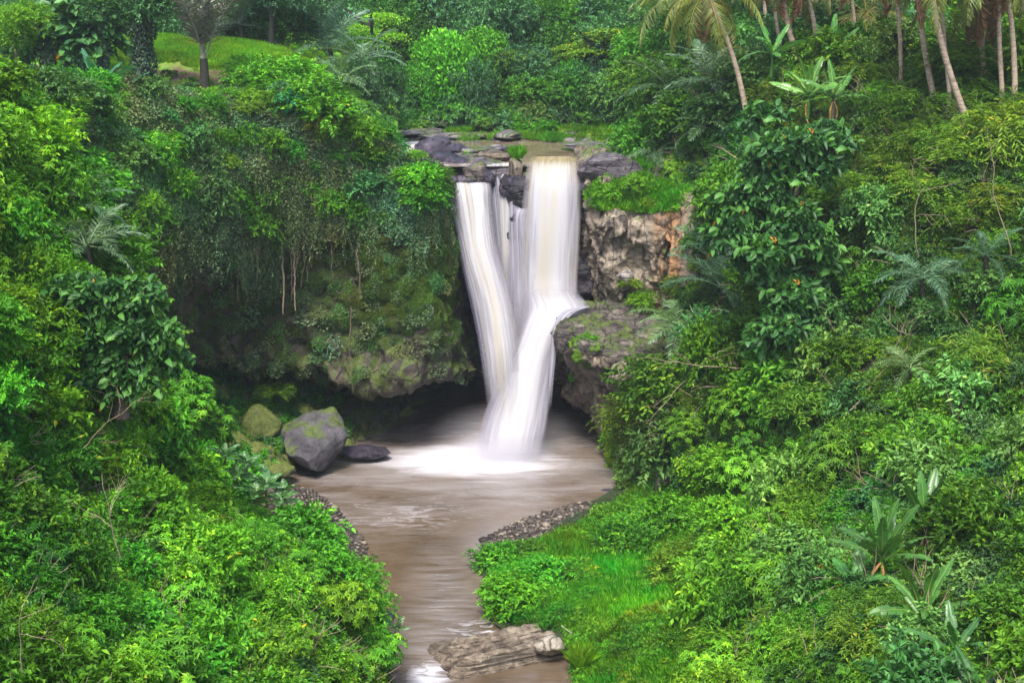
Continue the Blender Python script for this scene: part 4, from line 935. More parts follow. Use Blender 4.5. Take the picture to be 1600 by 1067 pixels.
# upper river
U = [('biggest dark purple boulder standing in the upper rapids', 680, 232, 78, 1.05, 'rock_purple', 221, (1.1, 1, .65)),
     ('dark wet boulder just right of the biggest purple one', 712, 238, 77, .8, 'rock_purple', 222, (1, 1, .7)),
     ('rounded dark boulder above the left fall', 692, 254, 73.5, .95, 'rock_purple', 223, (1.2, 1, .65)),
     ('dark boulder wedged over the left fall lip', 716, 262, 72.4, .85, 'rock_purple', 224, (1.1, 1, .7)),
     ('low purple rock in the white water at the left bank', 640, 262, 73.5, .9, 'rock_purple', 225, (1.6, 1, .4)),
     ('grey boulder with mossy face beside the twin thread', 742, 272, 70.8, .95, 'rock_ledge', 226, (1.1, .9, .8)),
     ('cracked pale grey slab on the shelf above the twin thread', 748, 252, 73, .9, 'rock_shelf', 227, (1.5, 1, .4)),
     ('flat grey slab behind the pale cracked one', 745, 236, 77, .95, 'rock_shelf', 228, (1.7, 1.2, .3)),
     ('tan flat rock at the top of the twin thread', 772, 244, 73.2, .8, 'rock_pale', 229, (1.4, .9, .4)),
     ('small grey rock poking from the calm upper river', 778, 232, 78, .65, 'rock_shelf', 230, (1.4, 1, .5)),
     ('brown earthy knob with grass on top between the falls', 806, 266, 70.3, .62, 'rock_right', 231, (.8, .8, 1.1)),
     ('wet dark rock under the grassy knob', 800, 292, 70.1, .6, 'rock_purple', 232, (.8, .7, 1.3)),
     ('dark knob standing out at the left edge of the broad curtain', 806, 350, 69.6, .6, 'rock_purple', 233, (.7, .6, 1.4)),
     ('long grey layered boulder at the right end of the lip', 952, 268, 69.8, 1.3, 'rock_shelf', 234, (1.35, 1.0, .75)),
     ('brown undercut rock tight beside the broad curtain', 918, 276, 69.9, .75, 'rock_ledge', 235, (.6, .7, .8)),
     ('small grey boulder on the lip beside the left fall', 726, 282, 70.6, .55, 'rock_purple', 236, (1.2, 1, .7)),
     ('flat grey rock on the far shelf at the right', 925, 228, 79, 1.4, 'rock_shelf', 237, (1.7, 1, .18)),
     ('long low rock shelf across the far river bank', 715, 213, 86, 1.6, 'rock_shelf', 238, (1.7, .7, .16)),
     ('purple-grey low outcrop on the far bank at the left', 655, 207, 88, 1.5, 'rock_shelf', 239, (1.5, .8, .2)),
     ('broken grey outcrop in the middle of the far bank', 795, 210, 87, 1.4, 'rock_shelf', 240, (1.7, .8, .18)),
     ('flat shelf rock right above the broad curtain', 965, 243, 74.5, 1.2, 'rock_shelf', 241, (1.6, 1.2, .22))]
for lb, px, py, D, r, mt, sd, fl in U: rock('boulder', lb, px, py, D, r, mt, sd, (0, 0, sd * .7), fl, sub=4)
for lb, px, py, D, r, sd, fl in (('small wet stone splitting the top edge of the left fall', 738, 284, 70.1, .33, 261, (1.3, 1, .8)), ('low dark stone at the left end of the left fall lip', 703, 281, 70.0, .42, 262, (1.3, 1, .7)),
        ('dark stone between the left fall lip and the small spout', 762, 280, 70.2, .42, 263, (.9, 1, 1.1)), ('wet black knob below the earthy knob between the threads', 786, 296, 70.0, .3, 264, (.8, .7, 1.6))):
    rock('boulder', lb, px, py, D, r, 'rock_purple', sd, (0, 0, sd * .7), fl)
# right cliff blocks
K = [('tall grey block at the left of the orange face', 962, 352, 68.0, 1.1, 'rock_right', 254, (1.2, .6, 1.0)),
     ('cracked pale block at the foot of the streaked cliff', 975, 432, 67.8, .7, 'rock_shelf', 255, (.9, .7, .8)),
     ('tan rock nose under the ledge between the two faces', 975, 590, 61.9, .95, 'rock_right', 256, (1.1, .7, .9)),
     ('small wet boulder on the right pool edge', 945, 772, 59.6, .45, 'rock_purple', 257, (1.3, 1, .7)),
     ('grey weathered boulder half buried by vines right of the pool', 1040, 752, 57.6, .9, 'rock_ledge', 258, (1.2, .9, .6)),
     ('dark rock peeping from the stream beside the left thicket', 604, 964, 45.5, .35, 'rock_purple', 259, (1.4, 1, .5))]
for lb, px, py, D, r, mt, sd, fl in K: rock('boulder', lb, px, py, D, r, mt, sd, (0, 0, sd * .7), fl)
# bedded rock lying across the outlet: tilted strata standing as ridges with dark joints between
def bedded(name, label, C, h, mat, seed, ridges):
    n, m = 150, 90; t = np.linspace(0, 1, n); s_ = np.linspace(0, 1, m); T, S = np.meshgrid(t, s_, indexing='ij')
    bl, br, fr, fl = C; P = (bl * (1 - T)[..., None] + br * T[..., None]) * (1 - S)[..., None] + (fl * (1 - T)[..., None] + fr * T[..., None]) * S[..., None]
    q = np.stack([T.ravel() * 3, S.ravel() * 9, np.full(T.size, seed)], 1); w = S + (noise(q * .5, seed) * .03).reshape(n, m)
    saw = (w * ridges) % 1.0; step = np.floor(w * ridges); lvl = (_h(step.astype(np.int64), step.astype(np.int64) * 0, step.astype(np.int64) * 0, seed) * .5 + .5)
    st = np.clip(T / (.03 + .14 * lvl), 0, 1) * np.clip((1 - T) / .05, 0, 1)
    z = h * (.45 + .55 * lvl) * np.clip((saw - .08) / .16, 0, 1) ** .6 * np.clip((1 - saw) / .5, .0, 1) ** .5 * st ** .5 * np.clip(np.minimum(S, 1 - S) / .04, 0, 1) ** .5
    q = P.reshape(-1, 3) * np.array([3, 5, 1]); z = z + (fbm(q, 4, seed).reshape(n, m) * .055 - .02 * (cells(q * .8, seed).reshape(n, m) > .55)) * (z > .05)
    P[..., 2] = -.15 + z; I = np.arange(n * m).reshape(n, m)
    f = np.stack([I[:-1, :-1].ravel(), I[:-1, 1:].ravel(), I[1:, 1:].ravel(), I[1:, :-1].ravel()], 1)[:, ::-1]
    return tag(obj(name, mesh(name, P.reshape(-1, 3), [f], [M[mat]], False)), label, 'rock')
bedded('bedded_rock', 'layered tan rock with parallel ridges lying across the outlet', (gz(664, 1012), gz(846, 976), gz(892, 1026), gz(706, 1066)), .8, 'rock_pale', 301, 4)
M['rock_cream'] = rock_mat('cream_rock', [(.14, .11, .08), (.26, .22, .17), (.36, .32, .26), (.46, .42, .36)], 0, scale=1.4)
rock('boulder', 'pale smooth rounded block capping the right end of the layered rock', 862, 1008, 42.0, .5, 'rock_cream', 305, (0, .2, .3), (1.15, .8, .7))
rock('boulder', 'broken pale stone beside the dead stick on the right bank', 908, 1000, 43.2, .45, 'rock_pale', 306, (0, 0, .5), (1.3, 1, .5))
rock('boulder', 'brown block with mossy top behind the grass tuft', 938, 1018, 42.4, .6, 'rock_mossy', 307, (0, 0, .3), (1.2, .8, .6))
rock('boulder', 'small pale stone lying in the grass of the right bank', 968, 962, 45, .28, 'rock_cream', 308, flat=(1.4, 1, .6))
rock('boulder', 'long low stone ledge in the grass beside the bare earth', 1050, 968, 44, .6, 'rock_pale', 309, flat=(2.2, .6, .35))
# ================================================================== GROWTH
def pixw(fn): return lambda px, py, c, n: fn(px, py)
def box(px, py, x0, x1, y0, y1, s=25.):
    f = lambda v, a, b: 1 / (1 + np.exp(-(v - a) / s)) * 1 / (1 + np.exp((v - b) / s))
    return f(px, x0, x1) * f(py, y0, y1)

# ---- near left thicket
pt, nn = fs.sample(9000, 1, lambda px, py, c, n: np.clip((50 - c[:, 1]) / 4, 0, 1) * (c[:, 2] > 1) * np.where(c[:, 1] < 28, .8, 1))
scatter('undergrowth', 'bright green leafy undergrowth filling the near left slope', 'undergrowth', pt, nn, CL * 2 + CLD + CLF[:1], np.random.default_rng(1).uniform(.5, 1.05, len(pt)), 2, .4, tints(pt, (1, 1, 1), 3, .3, .35))
pt, nn = fs.sample(4000, 4, lambda px, py, c, n: np.clip((47 - c[:, 1]) / 3, 0, 1) * (c[:, 2] > 2) * (px < 720) * keep(px, py, .8))
pt, nn = poisson(pt, nn, lambda p: .55 + p[1] * .021, 5, 290)
rg = np.random.default_rng(6); k = len(pt)
pxs, pys = proj(pt)
tt = tints(pt, (1.0, 1.05, 1), 7, .28, .3, .2)
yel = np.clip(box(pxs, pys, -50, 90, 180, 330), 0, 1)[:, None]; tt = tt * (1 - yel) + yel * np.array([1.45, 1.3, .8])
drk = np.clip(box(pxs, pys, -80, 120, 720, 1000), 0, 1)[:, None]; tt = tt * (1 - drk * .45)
isf = rg.random(k) < .35
sc1 = rg.uniform(.75, 1.35, k) * (.62 + pt[:, 1] * .011)
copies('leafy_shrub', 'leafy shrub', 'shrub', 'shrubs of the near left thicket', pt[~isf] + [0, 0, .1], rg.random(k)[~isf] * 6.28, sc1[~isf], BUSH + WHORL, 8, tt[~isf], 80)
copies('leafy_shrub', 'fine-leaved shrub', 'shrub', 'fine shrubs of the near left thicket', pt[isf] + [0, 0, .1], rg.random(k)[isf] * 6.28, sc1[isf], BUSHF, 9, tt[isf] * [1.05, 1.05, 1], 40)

# ---- right slope
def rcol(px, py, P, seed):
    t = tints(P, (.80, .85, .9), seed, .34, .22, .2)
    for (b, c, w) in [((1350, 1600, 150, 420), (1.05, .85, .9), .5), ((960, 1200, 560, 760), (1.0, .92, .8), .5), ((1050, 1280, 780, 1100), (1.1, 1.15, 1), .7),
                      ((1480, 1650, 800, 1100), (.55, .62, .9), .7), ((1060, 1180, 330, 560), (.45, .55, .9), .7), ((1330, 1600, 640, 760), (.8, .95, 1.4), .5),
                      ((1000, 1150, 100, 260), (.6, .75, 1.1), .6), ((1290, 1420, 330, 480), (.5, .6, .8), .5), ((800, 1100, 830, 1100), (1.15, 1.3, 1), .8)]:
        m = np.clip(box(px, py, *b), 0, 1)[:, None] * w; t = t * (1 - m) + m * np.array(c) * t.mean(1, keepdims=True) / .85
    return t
wild = lambda px, py: np.where((py > 770) & (px < 1150 - (py - 770) * .15), 0.0, 1.0) * (px > 975 + np.clip(665 - py, 0, 100) * .95 * (py > 470)) * np.where(py < 90, .4, 1)
pt, nn = rs.sample(10000, 11, pixw(wild)); a, b = proj(pt)
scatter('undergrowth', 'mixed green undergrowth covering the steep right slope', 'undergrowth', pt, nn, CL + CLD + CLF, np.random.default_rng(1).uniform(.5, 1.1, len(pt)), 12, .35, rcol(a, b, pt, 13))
pt, nn = rs.sample(3500, 14, pixw(lambda px, py: wild(px, py) * keep(px, py) * (1 - .93 * box(px, py, 1130, 1320, 190, 530, 8)) * (1 - .9 * box(px, py, 1280, 1480, 790, 980, 10))))
pt, nn = poisson(pt, nn, lambda p: .75 + p[1] * .017, 15, 290)
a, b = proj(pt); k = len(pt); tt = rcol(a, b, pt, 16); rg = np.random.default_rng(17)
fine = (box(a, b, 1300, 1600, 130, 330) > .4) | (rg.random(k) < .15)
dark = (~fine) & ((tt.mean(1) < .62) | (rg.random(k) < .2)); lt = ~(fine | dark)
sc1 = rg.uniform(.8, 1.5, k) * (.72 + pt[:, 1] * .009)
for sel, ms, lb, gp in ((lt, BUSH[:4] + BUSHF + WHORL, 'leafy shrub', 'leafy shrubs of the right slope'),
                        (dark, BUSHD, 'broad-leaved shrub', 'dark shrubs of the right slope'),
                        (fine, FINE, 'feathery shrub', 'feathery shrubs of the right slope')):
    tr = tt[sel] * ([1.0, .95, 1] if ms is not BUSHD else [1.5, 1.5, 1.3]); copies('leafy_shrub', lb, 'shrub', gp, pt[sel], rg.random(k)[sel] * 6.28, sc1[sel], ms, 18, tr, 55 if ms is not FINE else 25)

# hanging vines and ferns on the low right cliff
pt, nn = lg.sample(1500, 21, lambda px, py, c, n: (px > 958 + np.clip(665 - py, 0, 200) * .8) * (py > 575) * (py < 790)); a, b = proj(pt)
scatter('creeper', 'green creepers hanging over the low right cliff by the pool', 'creeper', pt, nn, CLF + IVYG + STRG[:1] + CL[:1], np.random.default_rng(3).uniform(.6, 1.2, len(pt)), 22, .6, tints(pt, (.95, .85, .9), 23, .25))
pt, nn = rs.sample(800, 24, pixw(lambda px, py: box(px, py, 990, 1200, 620, 740, 8))); nn[:] = [0, 0, 1]
scatter('creeper', 'hanging vine strands on the low right cliff', 'creeper', pt + [0, -.5, 0], nn, STRG + STR[:1], np.random.default_rng(3).uniform(.5, 1.0, len(pt)), 25, 1.0, tints(pt, (1.0, 1.15, .9), 26, .25))
pt, nn = lg.sample(45, 27, pixw(lambda px, py: box(px, py, 890, 935, 535, 565, 5) + .6 * box(px, py, 940, 1060, 650, 700, 9)))
scatter('creeper', 'small green fern tufts in cracks of the ledge face', 'fern', pt, nn, CLF + CL[:1], .45, 28, .6, tints(pt, (1.2, 1.2, 1), 29, .2))

# right bank grass and herbs
bank = lambda px, py: ((py > 775) & (px < 1240) & (px > 740)).astype(float) * (1 - .97 * box(px, py, 700, 888, 985, 1100, 5)) * (py > 800 - (px - 950) * .1)
def bankmask(px, py, c, n):
    O = np.array([[766, 876], [792, 866], [835, 850], [885, 832], [940, 810], [990, 775], [1300, 760], [1300, 1500], [880, 1500], [905, 1045], [890, 985], [838, 975], [772, 968], [764, 930], [778, 905]])
    inside = np.zeros(len(px), bool); j = len(O) - 1
    for i in range(len(O)):
        xi, yi = O[i]; xj, yj = O[j]
        inside ^= ((yi > py) != (yj > py)) & (px < (xj - xi) * (py - yi) / (yj - yi + 1e-9) + xi); j = i
    return inside.astype(float)
pt, nn = rs.sample(15000, 31, bankmask); a, b = proj(pt)
gt = tints(pt, (1.25, 1.12, 1), 32, .38, .45, .3); m = box(a, b, 860, 960, 890, 960, 14)[:, None]; gt = gt * (1 - m * .5) + m * .5 * np.array([.7, 1.35, 1.6])
scatter('grass', 'bright green grass on the flat right bank', 'grass', pt, nn, TUFT[:2] + HERB, np.random.default_rng(4).uniform(.45, 1.0, len(pt)), 33, .3, gt)
pt, nn = rs.sample(4200, 34, lambda px, py, c, n: bankmask(px, py, c, n) * np.clip(fbm(c * .45, 3, 7) + .3, 0, 1)); a, b = proj(pt)
scatter('undergrowth', 'low bright green herbs mounding over the right bank', 'undergrowth', pt, nn, CL + CLF, np.random.default_rng(5).uniform(.25, .75, len(pt)), 35, .3, tints(pt, (1.0, 1.05, 1), 36, .38, .5, .25))
BK = [(775, 880, .9, 'low bright bush at the water-side tip of the right bank', (.8, 1.1, 1.2)), (820, 872, .75, 'grey-green bush just behind the tip of the right bank', (.9, .85, 1.3)),
      (885, 905, .8, 'round dark herb clump in the middle of the bank grass', (.6, .75, .8)), (800, 940, 1.25, 'broad light green mound at the pool edge of the bank', (1.1, 1.25, 1)),
      (850, 912, 1.0, 'vivid emerald mound in the middle of the bank', (.75, 1.25, 1.5)), (1080, 905, 1.5, 'olive bush with pinkish twigs standing over the bank', (1.1, .8, .9)),
      (1115, 880, 1.3, 'tall bright bush above the bare earth of the bank', (1.0, 1.0, 1)), (985, 860, 1.4, 'wide dark green bush at the back of the bank', (.7, .9, 1)),
      (1040, 830, 1.4, 'light green bush under the vine-hung cliff', (1, 1.1, .9)), (1140, 1000, .9, 'climber-covered post-like bush in the bank grass', (.7, .8, .9)),
      (960, 812, .8, 'small fern bush at the top end of the dark gravel', (.9, .9, 1))]
for i, (x, y, r, lb, t) in enumerate(BK):
    p = rs.near(x, y); sv = (r, r, r * (.8 if i != 9 else 1.8)); obj_ = obj('leafy_shrub', (BUSH + BUSHF)[i % 8], None, p, (0, 0, i), sv, t); tag(obj_, lb, 'shrub')

# ---- gorge wall: ivy above, moss and ferns lower down
def wallw(px, py, c, n):
    e = np.clip((np.interp(px, [200, 350, 560, 740], [490, 410, 370, 360]) - py + fbm(np.stack([px * .012, py * .004, px * 0], 1), 3, 5) * 90) / 90, 0, 1)
    return (e * .8 + .02 * (py < 590)) * (c[:, 1] < 71.5) * (px < 712 + (py - 300) * .08)
pt, nn = cliff_l.sample(11000, 41, wallw); a, b = proj(pt)
tt = tints(pt, (1.0, 1.0, 1.05), 42, .3, .4, .16); m = np.clip(box(a, b, 0, 330, 200, 330, 30), 0, 1)[:, None] * .6; tt = tt * (1 - m) + m * np.array([1.1, 1.9, .8])
scatter('ivy', 'dull green creepers and ivy draping the upper left gorge wall', 'ivy', pt, nn, IVY * 2 + IVYG, np.random.default_rng(6).uniform(.5, 1.2, len(pt)), 43, .75, tt)
pt, nn = cliff_l.sample(1500, 44, lambda px, py, c, n: wallw(px, py, c, n) * (py > 240) * (py < 430)); nn[:] = [0, 0, 1]
scatter('ivy', 'hanging strands of creeper over the dark left wall', 'creeper', pt + [0, -.35, 0], nn, STR, np.random.default_rng(7).uniform(.3, .9, len(pt)), 45, 1.0, tints(pt, (1, 1.1, 1), 46, .3))
pt, nn = cliff_l.sample(3800, 47, lambda px, py, c, n: (box(px, py, 570, 730, 400, 500, 14) * 1.4 + box(px, py, 300, 560, 430, 560, 30) * .35 + .5 * box(px, py, 430, 740, 330, 430, 25)) * (c[:, 1] < 70))
scatter('moss', 'yellow-green moss cushions on the bulging left rock', 'moss', pt, nn, MOSS * 6 + IVYG[:1], np.random.default_rng(8).uniform(.35, .95, len(pt)), 48, .9, tints(pt, (1.0, 1.0, 1), 49, .3, .6))
# shrubs along the rim and on ledges of the wall
pt, nn = cliff_l.sample(2500, 51, lambda px, py, c, n: box(px, py, -150, 610, 200, 330, 10) * (c[:, 1] < 70))
pt, nn = poisson(pt, nn, lambda p: 1.15, 52, 150); rg = np.random.default_rng(53); k = len(pt); a, b = proj(pt)
tt = tints(pt, (.85, .95, 1.1), 54, .3, .3, .25); m = np.clip(box(a, b, 0, 330, 160, 330, 30), 0, 1)[:, None] * .5; tt = tt * (1 - m) + m * np.array([.9, 1.05, .8])
copies('leafy_shrub', 'straggling shrub', 'shrub', 'shrubs on the left gorge wall', pt, rg.random(k) * 6.28, rg.uniform(.55, 1.15, k), BUSHD[:2] + BUSHF + FINE[:1], 55, tt, 22)
WB = [(655, 290, 1.1, 'vivid green bush hanging over the corner beside the left fall', (1.0, 1.35, 1.2), BUSH[0]), (635, 280, .7, 'light green tuft at the river end of the corner bush', (1.3, 1.3, 1), BUSHF[0]), (680, 305, .7, 'low green bush at the very lip of the left fall', (.8, 1.2, 1.2), BUSH[1]),
      (655, 320, 1.2, 'dark green drape below the vivid corner bush', (.6, .85, 1), BUSH[2]),
      (445, 150, 2.2, 'large bright green bush at the edge of the lawn', (.9, 1.1, 1), BUSHF[1]), (400, 128, 1.5, 'bright domed bush at the right end of the lawn', (1.1, 1.25, 1), BUSHF[2]),
      (505, 185, 1.9, 'green bush on the rim above the river bend', (.9, 1.0, 1), BUSH[3]), (548, 215, 1.3, 'light bush sloping down toward the upper river', (1.1, 1.05, 1), BUSHF[0]),
      (585, 250, 1.0, 'dull olive shrub right above the left river bank', (.8, .7, .9), BUSHF[1]), (500, 205, 1.3, 'brownish tangled shrub on the rim of the wall', (1.0, .62, 1), FINE[1]),
      (430, 610, 1.0, 'broad fern cap drooping over the olive boulder', (1.0, 1.0, 1), FINE[0]), (400, 632, .8, 'small fern mound left of the fern cap', (.6, .8, 1), FINE[1]), (350, 640, 1.1, 'dark shrub in the shade under the overhang', (.5, .7, 1), BUSHD[1]),
      (465, 590, .8, 'grey-green herbs behind the fern cap', (.7, .9, 1.4), BUSHD[2])]
for i, (x, y, r, lb, t, me) in enumerate(WB):
    D = {10: 66.6, 11: 66.5, 12: 66, 13: 70}.get(i); p = at(x, y, D) if D else (pl.near(x, y) if i in (4, 5) else cliff_l.near(x, y))
    if D: p = p - np.array([0, 0, r * .4])
    tag(obj('leafy_shrub', me, None, p, (0, 0, i * 1.3), (r, r, r * .8), t), lb, 'shrub')
pt, nn = tl.sample(900, 56, pixw(lambda px, py: box(px, py, 290, 520, 560, 690, 14)))
scatter('undergrowth', 'shaded ferns and herbs on the rubble under the overhang', 'undergrowth', pt, nn, CLD + CLF, np.random.default_rng(9).uniform(.3, .9, len(pt)), 57, .2, tints(pt, (.9, 1.1, 1), 58, .3))
# hanging roots
A = Acc(); rg = np.random.default_rng(61)
def root_obj(px, y0, y1, D, lb, r=.05):
    A = Acc(); n = 26; t = np.linspace(0, 1, n); a = at(px, y0, D); b = at(px + rg.normal(0, 3), y1, D - .2)
    c = a + (b - a) * t[:, None]; c[:, 0] += np.cumsum(rg.normal(0, .025, n)); c[:, 1] += np.cumsum(rg.normal(0, .02, n)); A.tube(c, r * (1 - .5 * t), 5)
    tag(obj('hanging_root', A.mesh('hanging_root', [M['twig' if r > .05 else 'bark']], True)), lb, 'root', 'aerial roots hanging on the left wall')
for x, y0, y1, r in ((443, 365, 490, .075), (452, 360, 470, .04), (460, 370, 485, .06), (468, 355, 460, .035), (478, 365, 450, .03), (436, 380, 460, .03), (486, 380, 440, .03), (549, 480, 612, .035), (562, 380, 460, .05), (520, 370, 440, .03), (400, 380, 450, .03), (380, 370, 470, .03)):
    D = cliff_l.near(x, y0 + 25)[1] - .7; root_obj(x, y0, y1, D, 'thin brown aerial root hanging down the left gorge wall', r)

# ---- grassy tops on the right of the falls
def topmask(px, py): return np.clip(box(px, py, 930, 1060, 292, 328, 3) + box(px, py, 995, 1060, 250, 300, 4), 0, 1) * (py < 330)
pt, nn = rc.sample(2200, 63, pixw(topmask))
scatter('grass', 'bright grass cushion on top of the orange cliff', 'grass', pt, nn, TUFT + HERB, np.random.default_rng(10).uniform(.5, 1.2, len(pt)), 64, .3, tints(pt, (1.1, 1.05, 1), 65, .2))
for i, (x, y, r, lb, t) in enumerate([(960, 300, .85, 'round bright green bush on top of the orange cliff', (1.1, 1.15, 1)), (990, 292, .9, 'bright bush behind the round one on the orange cliff', (1.2, 1.1, 1)), (1015, 315, .55, 'yellow-green fern tuft at the brow of the orange face', (1.6, 1.2, 1)),
        (935, 318, .6, 'dark green bush at the left shoulder of the orange cliff', (.6, .8, 1)), (1030, 288, 1.0, 'mid green bush where the cliff top meets the slope', (.9, .95, 1)), (985, 440, .7, 'mossy fern clump low in the streaked cliff', (1.3, 1.1, 1)), (1010, 470, .8, 'yellow-green fern at the foot of the orange face', (1.3, 1.1, 1))]):
    p = rc.near(x, y) - np.array([0, .1, .25]); tag(obj('leafy_shrub', (BUSHF + FINE)[i % 6], None, p, (0, 0, i), (r, r, r * .85), t), lb, 'shrub')
pt, nn = us.sample(1500, 66, lambda px, py, c, n: np.clip(.8 * box(px, py, 835, 890, 216, 226, 2) + box(px, py, 980, 1060, 196, 245, 4) + .8 * box(px, py, 925, 960, 238, 252, 3) + .9 * box(px, py, 760, 960, 196, 204, 2) + .1 * box(px, py, 640, 1000, 195, 225, 5), 0, 1) * np.clip(fbm(c * .5, 3, 66) + .25, 0, 1) * (c[:, 2] > 14.78))
scatter('grass', 'green grass patches on the rock shelves beside the upper river', 'grass', pt, nn, TUFT + HERB, np.random.default_rng(11).uniform(.5, 1.2, len(pt)), 67, .2, tints(pt, (1.2, 1.0, 1), 68, .2))
tag(obj('grass_tuft', tuft_mesh('grass_tuft', M['grass'], 70, .7, 300, .3, .02, .4), None, at(808, 248, 70.4), None, 1.0, (1.5, 1.3, 1.2)), 'tall grass tuft growing on the knob between the falls', 'grass tuft')
tag(obj('grass_tuft', tuft_mesh('grass_tuft', M['grass'], 71, .85, 700, .14, .011, .38), None, at(908, 1044, 41.0), None, 1.0, (3.0, 1.7, 1.8)), 'tall brown-based grass tuft beside the layered rock', 'grass tuft')
# lawn blades
pt, nn = pl.sample(7000, 72, lambda px, py, c, n: np.clip((c[:, 1] - 74.0) * .4 + fbm(c * .4, 2, 3), .02, 1) * (c[:, 1] < 92) * (px < 520) * (px > 0))
scatter('grass', 'bright yellow-green lawn on the left plateau', 'grass', pt, nn, TUFT, np.random.default_rng(12).uniform(.4, .8, len(pt)), 73, .1, tints(pt, (1.6, 1.12, 1), 74, .3, .4, .15))
pt, nn = pl.sample(1500, 75, lambda px, py, c, n: (c[:, 1] < 73) * (px < 640) * np.clip((73 - c[:, 1]) / 6, .1, 1) + (px > 455) * (px < 660) * .6)
scatter('undergrowth', 'dark herbs along the rim of the left plateau', 'undergrowth', pt, nn, CLD + CLF[:1], np.random.default_rng(13).uniform(.3, .75, len(pt)), 76, .1, tints(pt, (1.0, 1.1, 1.1), 77, .3))

# ================================================================== TREES
TC = [bush_mesh('tree_crown_leaves', M['leaf'], 300 + i, 1.0, 11, 70, 9, .085, .042, flat=.9, sp_len=.32, ragged=.35) for i in range(3)]
TCD = [bush_mesh('tree_crown_dark', M['leaf_dark'], 310 + i, 1.0, 11, 64, 9, .09, .05, flat=.95, sp_len=.32, ragged=.35) for i in range(3)]
def tier_mesh(name, mat, seed):
    rg = np.random.default_rng(seed); A = Acc()
    for k in range(9):
        a = rg.random() * 6.28; r0 = rg.uniform(.1, .6); c = np.array([math.cos(a) * r0, math.sin(a) * r0, .15 + .1 * k + rg.normal(0, .03)]); n = 420
        o = rg.normal(size=(n, 3)) * np.array([.24, .24, .03]) + c; o[:, 2] -= np.sum((o[:, :2] - c[:2]) ** 2, 1) * .5
        A.leaves(o, rdir(rg, n, -.15), rdir(rg, n, 2.2), .085 * rg.uniform(.7, 1.3, n), .042, np.clip(rg.normal(.5, .2, n), 0, 1))
    return A.mesh(name, [mat])
TIER = [tier_mesh('tiered_crown', M['leaf'], 320 + i) for i in range(2)]
def drape_mesh(name, mat, seed):
    """vine-smothered column: curtains of leaves over a domed top"""
    rg = np.random.default_rng(seed); A = Acc()
    for k in range(120):
        a = rg.random() * 6.28; r0 = .3 + .38 * rg.random(); ln = rg.uniform(.4, 1.5); n = 46; t = np.linspace(0, 1, n)
        top = .75 * math.sqrt(max(0, 1 - (r0 / .85) ** 2)) + rg.normal(0, .08)
        c = np.stack([np.cos(a) * r0 * (1 + .25 * t) + 0 * t, np.sin(a) * r0 * (1 + .25 * t) + 0 * t, top - t * ln], 1) + rg.normal(size=(n, 3)) * .05
        A.leaves(c, rdir(rg, n, -.5), rdir(rg, n, 1.0) + np.array([math.cos(a), math.sin(a), 0]) * .6, .08 * rg.uniform(.7, 1.3, n), .05, np.clip(rg.normal(.42 - .1 * rg.random(), .18, n), 0, 1))
    n = 1800; d = rdir(rg, n, 1.0); o = d * np.array([.75, .75, .8]) * rg.uniform(.75, 1.05, (n, 1))
    A.leaves(o, rdir(rg, n), rdir(rg, n, 1.5), .085 * rg.uniform(.7, 1.3, n), .045, np.clip(rg.normal(.5, .2, n), 0, 1))
    return A.mesh(name, [mat])
DRP = [drape_mesh('draped_vines', M['leaf'], 330 + i) for i in range(3)]
def trunk_mesh(name, mat, seed, h=1.0, r0=.05, r1=.025, limbs=4, crook=.06):
    rg = np.random.default_rng(seed); A = Acc(); n = 12; t = np.linspace(0, 1, n)
    c = np.stack([np.cumsum(rg.normal(0, crook / 3, n)), np.cumsum(rg.normal(0, crook / 3, n)), t * h], 1); A.tube(c, r0 + (r1 - r0) * t, 8)
    for k in range(limbs):
        i = int(n * rg.uniform(.5, .9)); d = nrm(rg.normal(size=3) + np.array([0, 0, .8])); q = c[i] + d * (np.linspace(0, .35, 5) * h)[:, None]; A.tube(q, np.linspace(r1, r1 * .4, 5), 5)
    return A.mesh(name, [mat], True)
TRK = [trunk_mesh('trunk', M['bark'], 340 + i) for i in range(3)]
TRKD = [trunk_mesh('trunk_dark', M['bark_dark'], 345 + i) for i in range(2)]
def tree(name, lb, foot, top, r, crown, trunk, tint, seed, group=None, cat='tree', wide=(1, 1, 1), trunk_r=1.0):
    """foot: world point; top: height of the crown's middle above the foot"""
    rg = np.random.default_rng(seed); e = empty(name, foot); tag(e, lb, cat, group)
    h = top + r * .2; t = obj('trunk', trunk, e, (0, 0, 0), (0, 0, rg.random() * 6), (h * trunk_r, h * trunk_r, h))
    obj('crown', crown, e, (0, 0, top - r * .45), (rg.normal(0, .08), rg.normal(0, .08), rg.random() * 6.28), tuple(r * w for w in wide), tint); return e
def tree_px(name, lb, px, py, D, r, crown, trunk, tint, seed, footz=None, **kw):
    """crown middle at the pixel, foot on the ground straight below"""
    c = at(px, py, D); z = footz if footz is not None else 15.3 + max(0, D - 92) * .45
    return tree(name, lb, np.array([c[0], c[1], min(z, c[2] - .8)]), max(.8, c[2] - z), r, crown, trunk, tint, seed, **kw)
G = 'trees beyond the upper river'
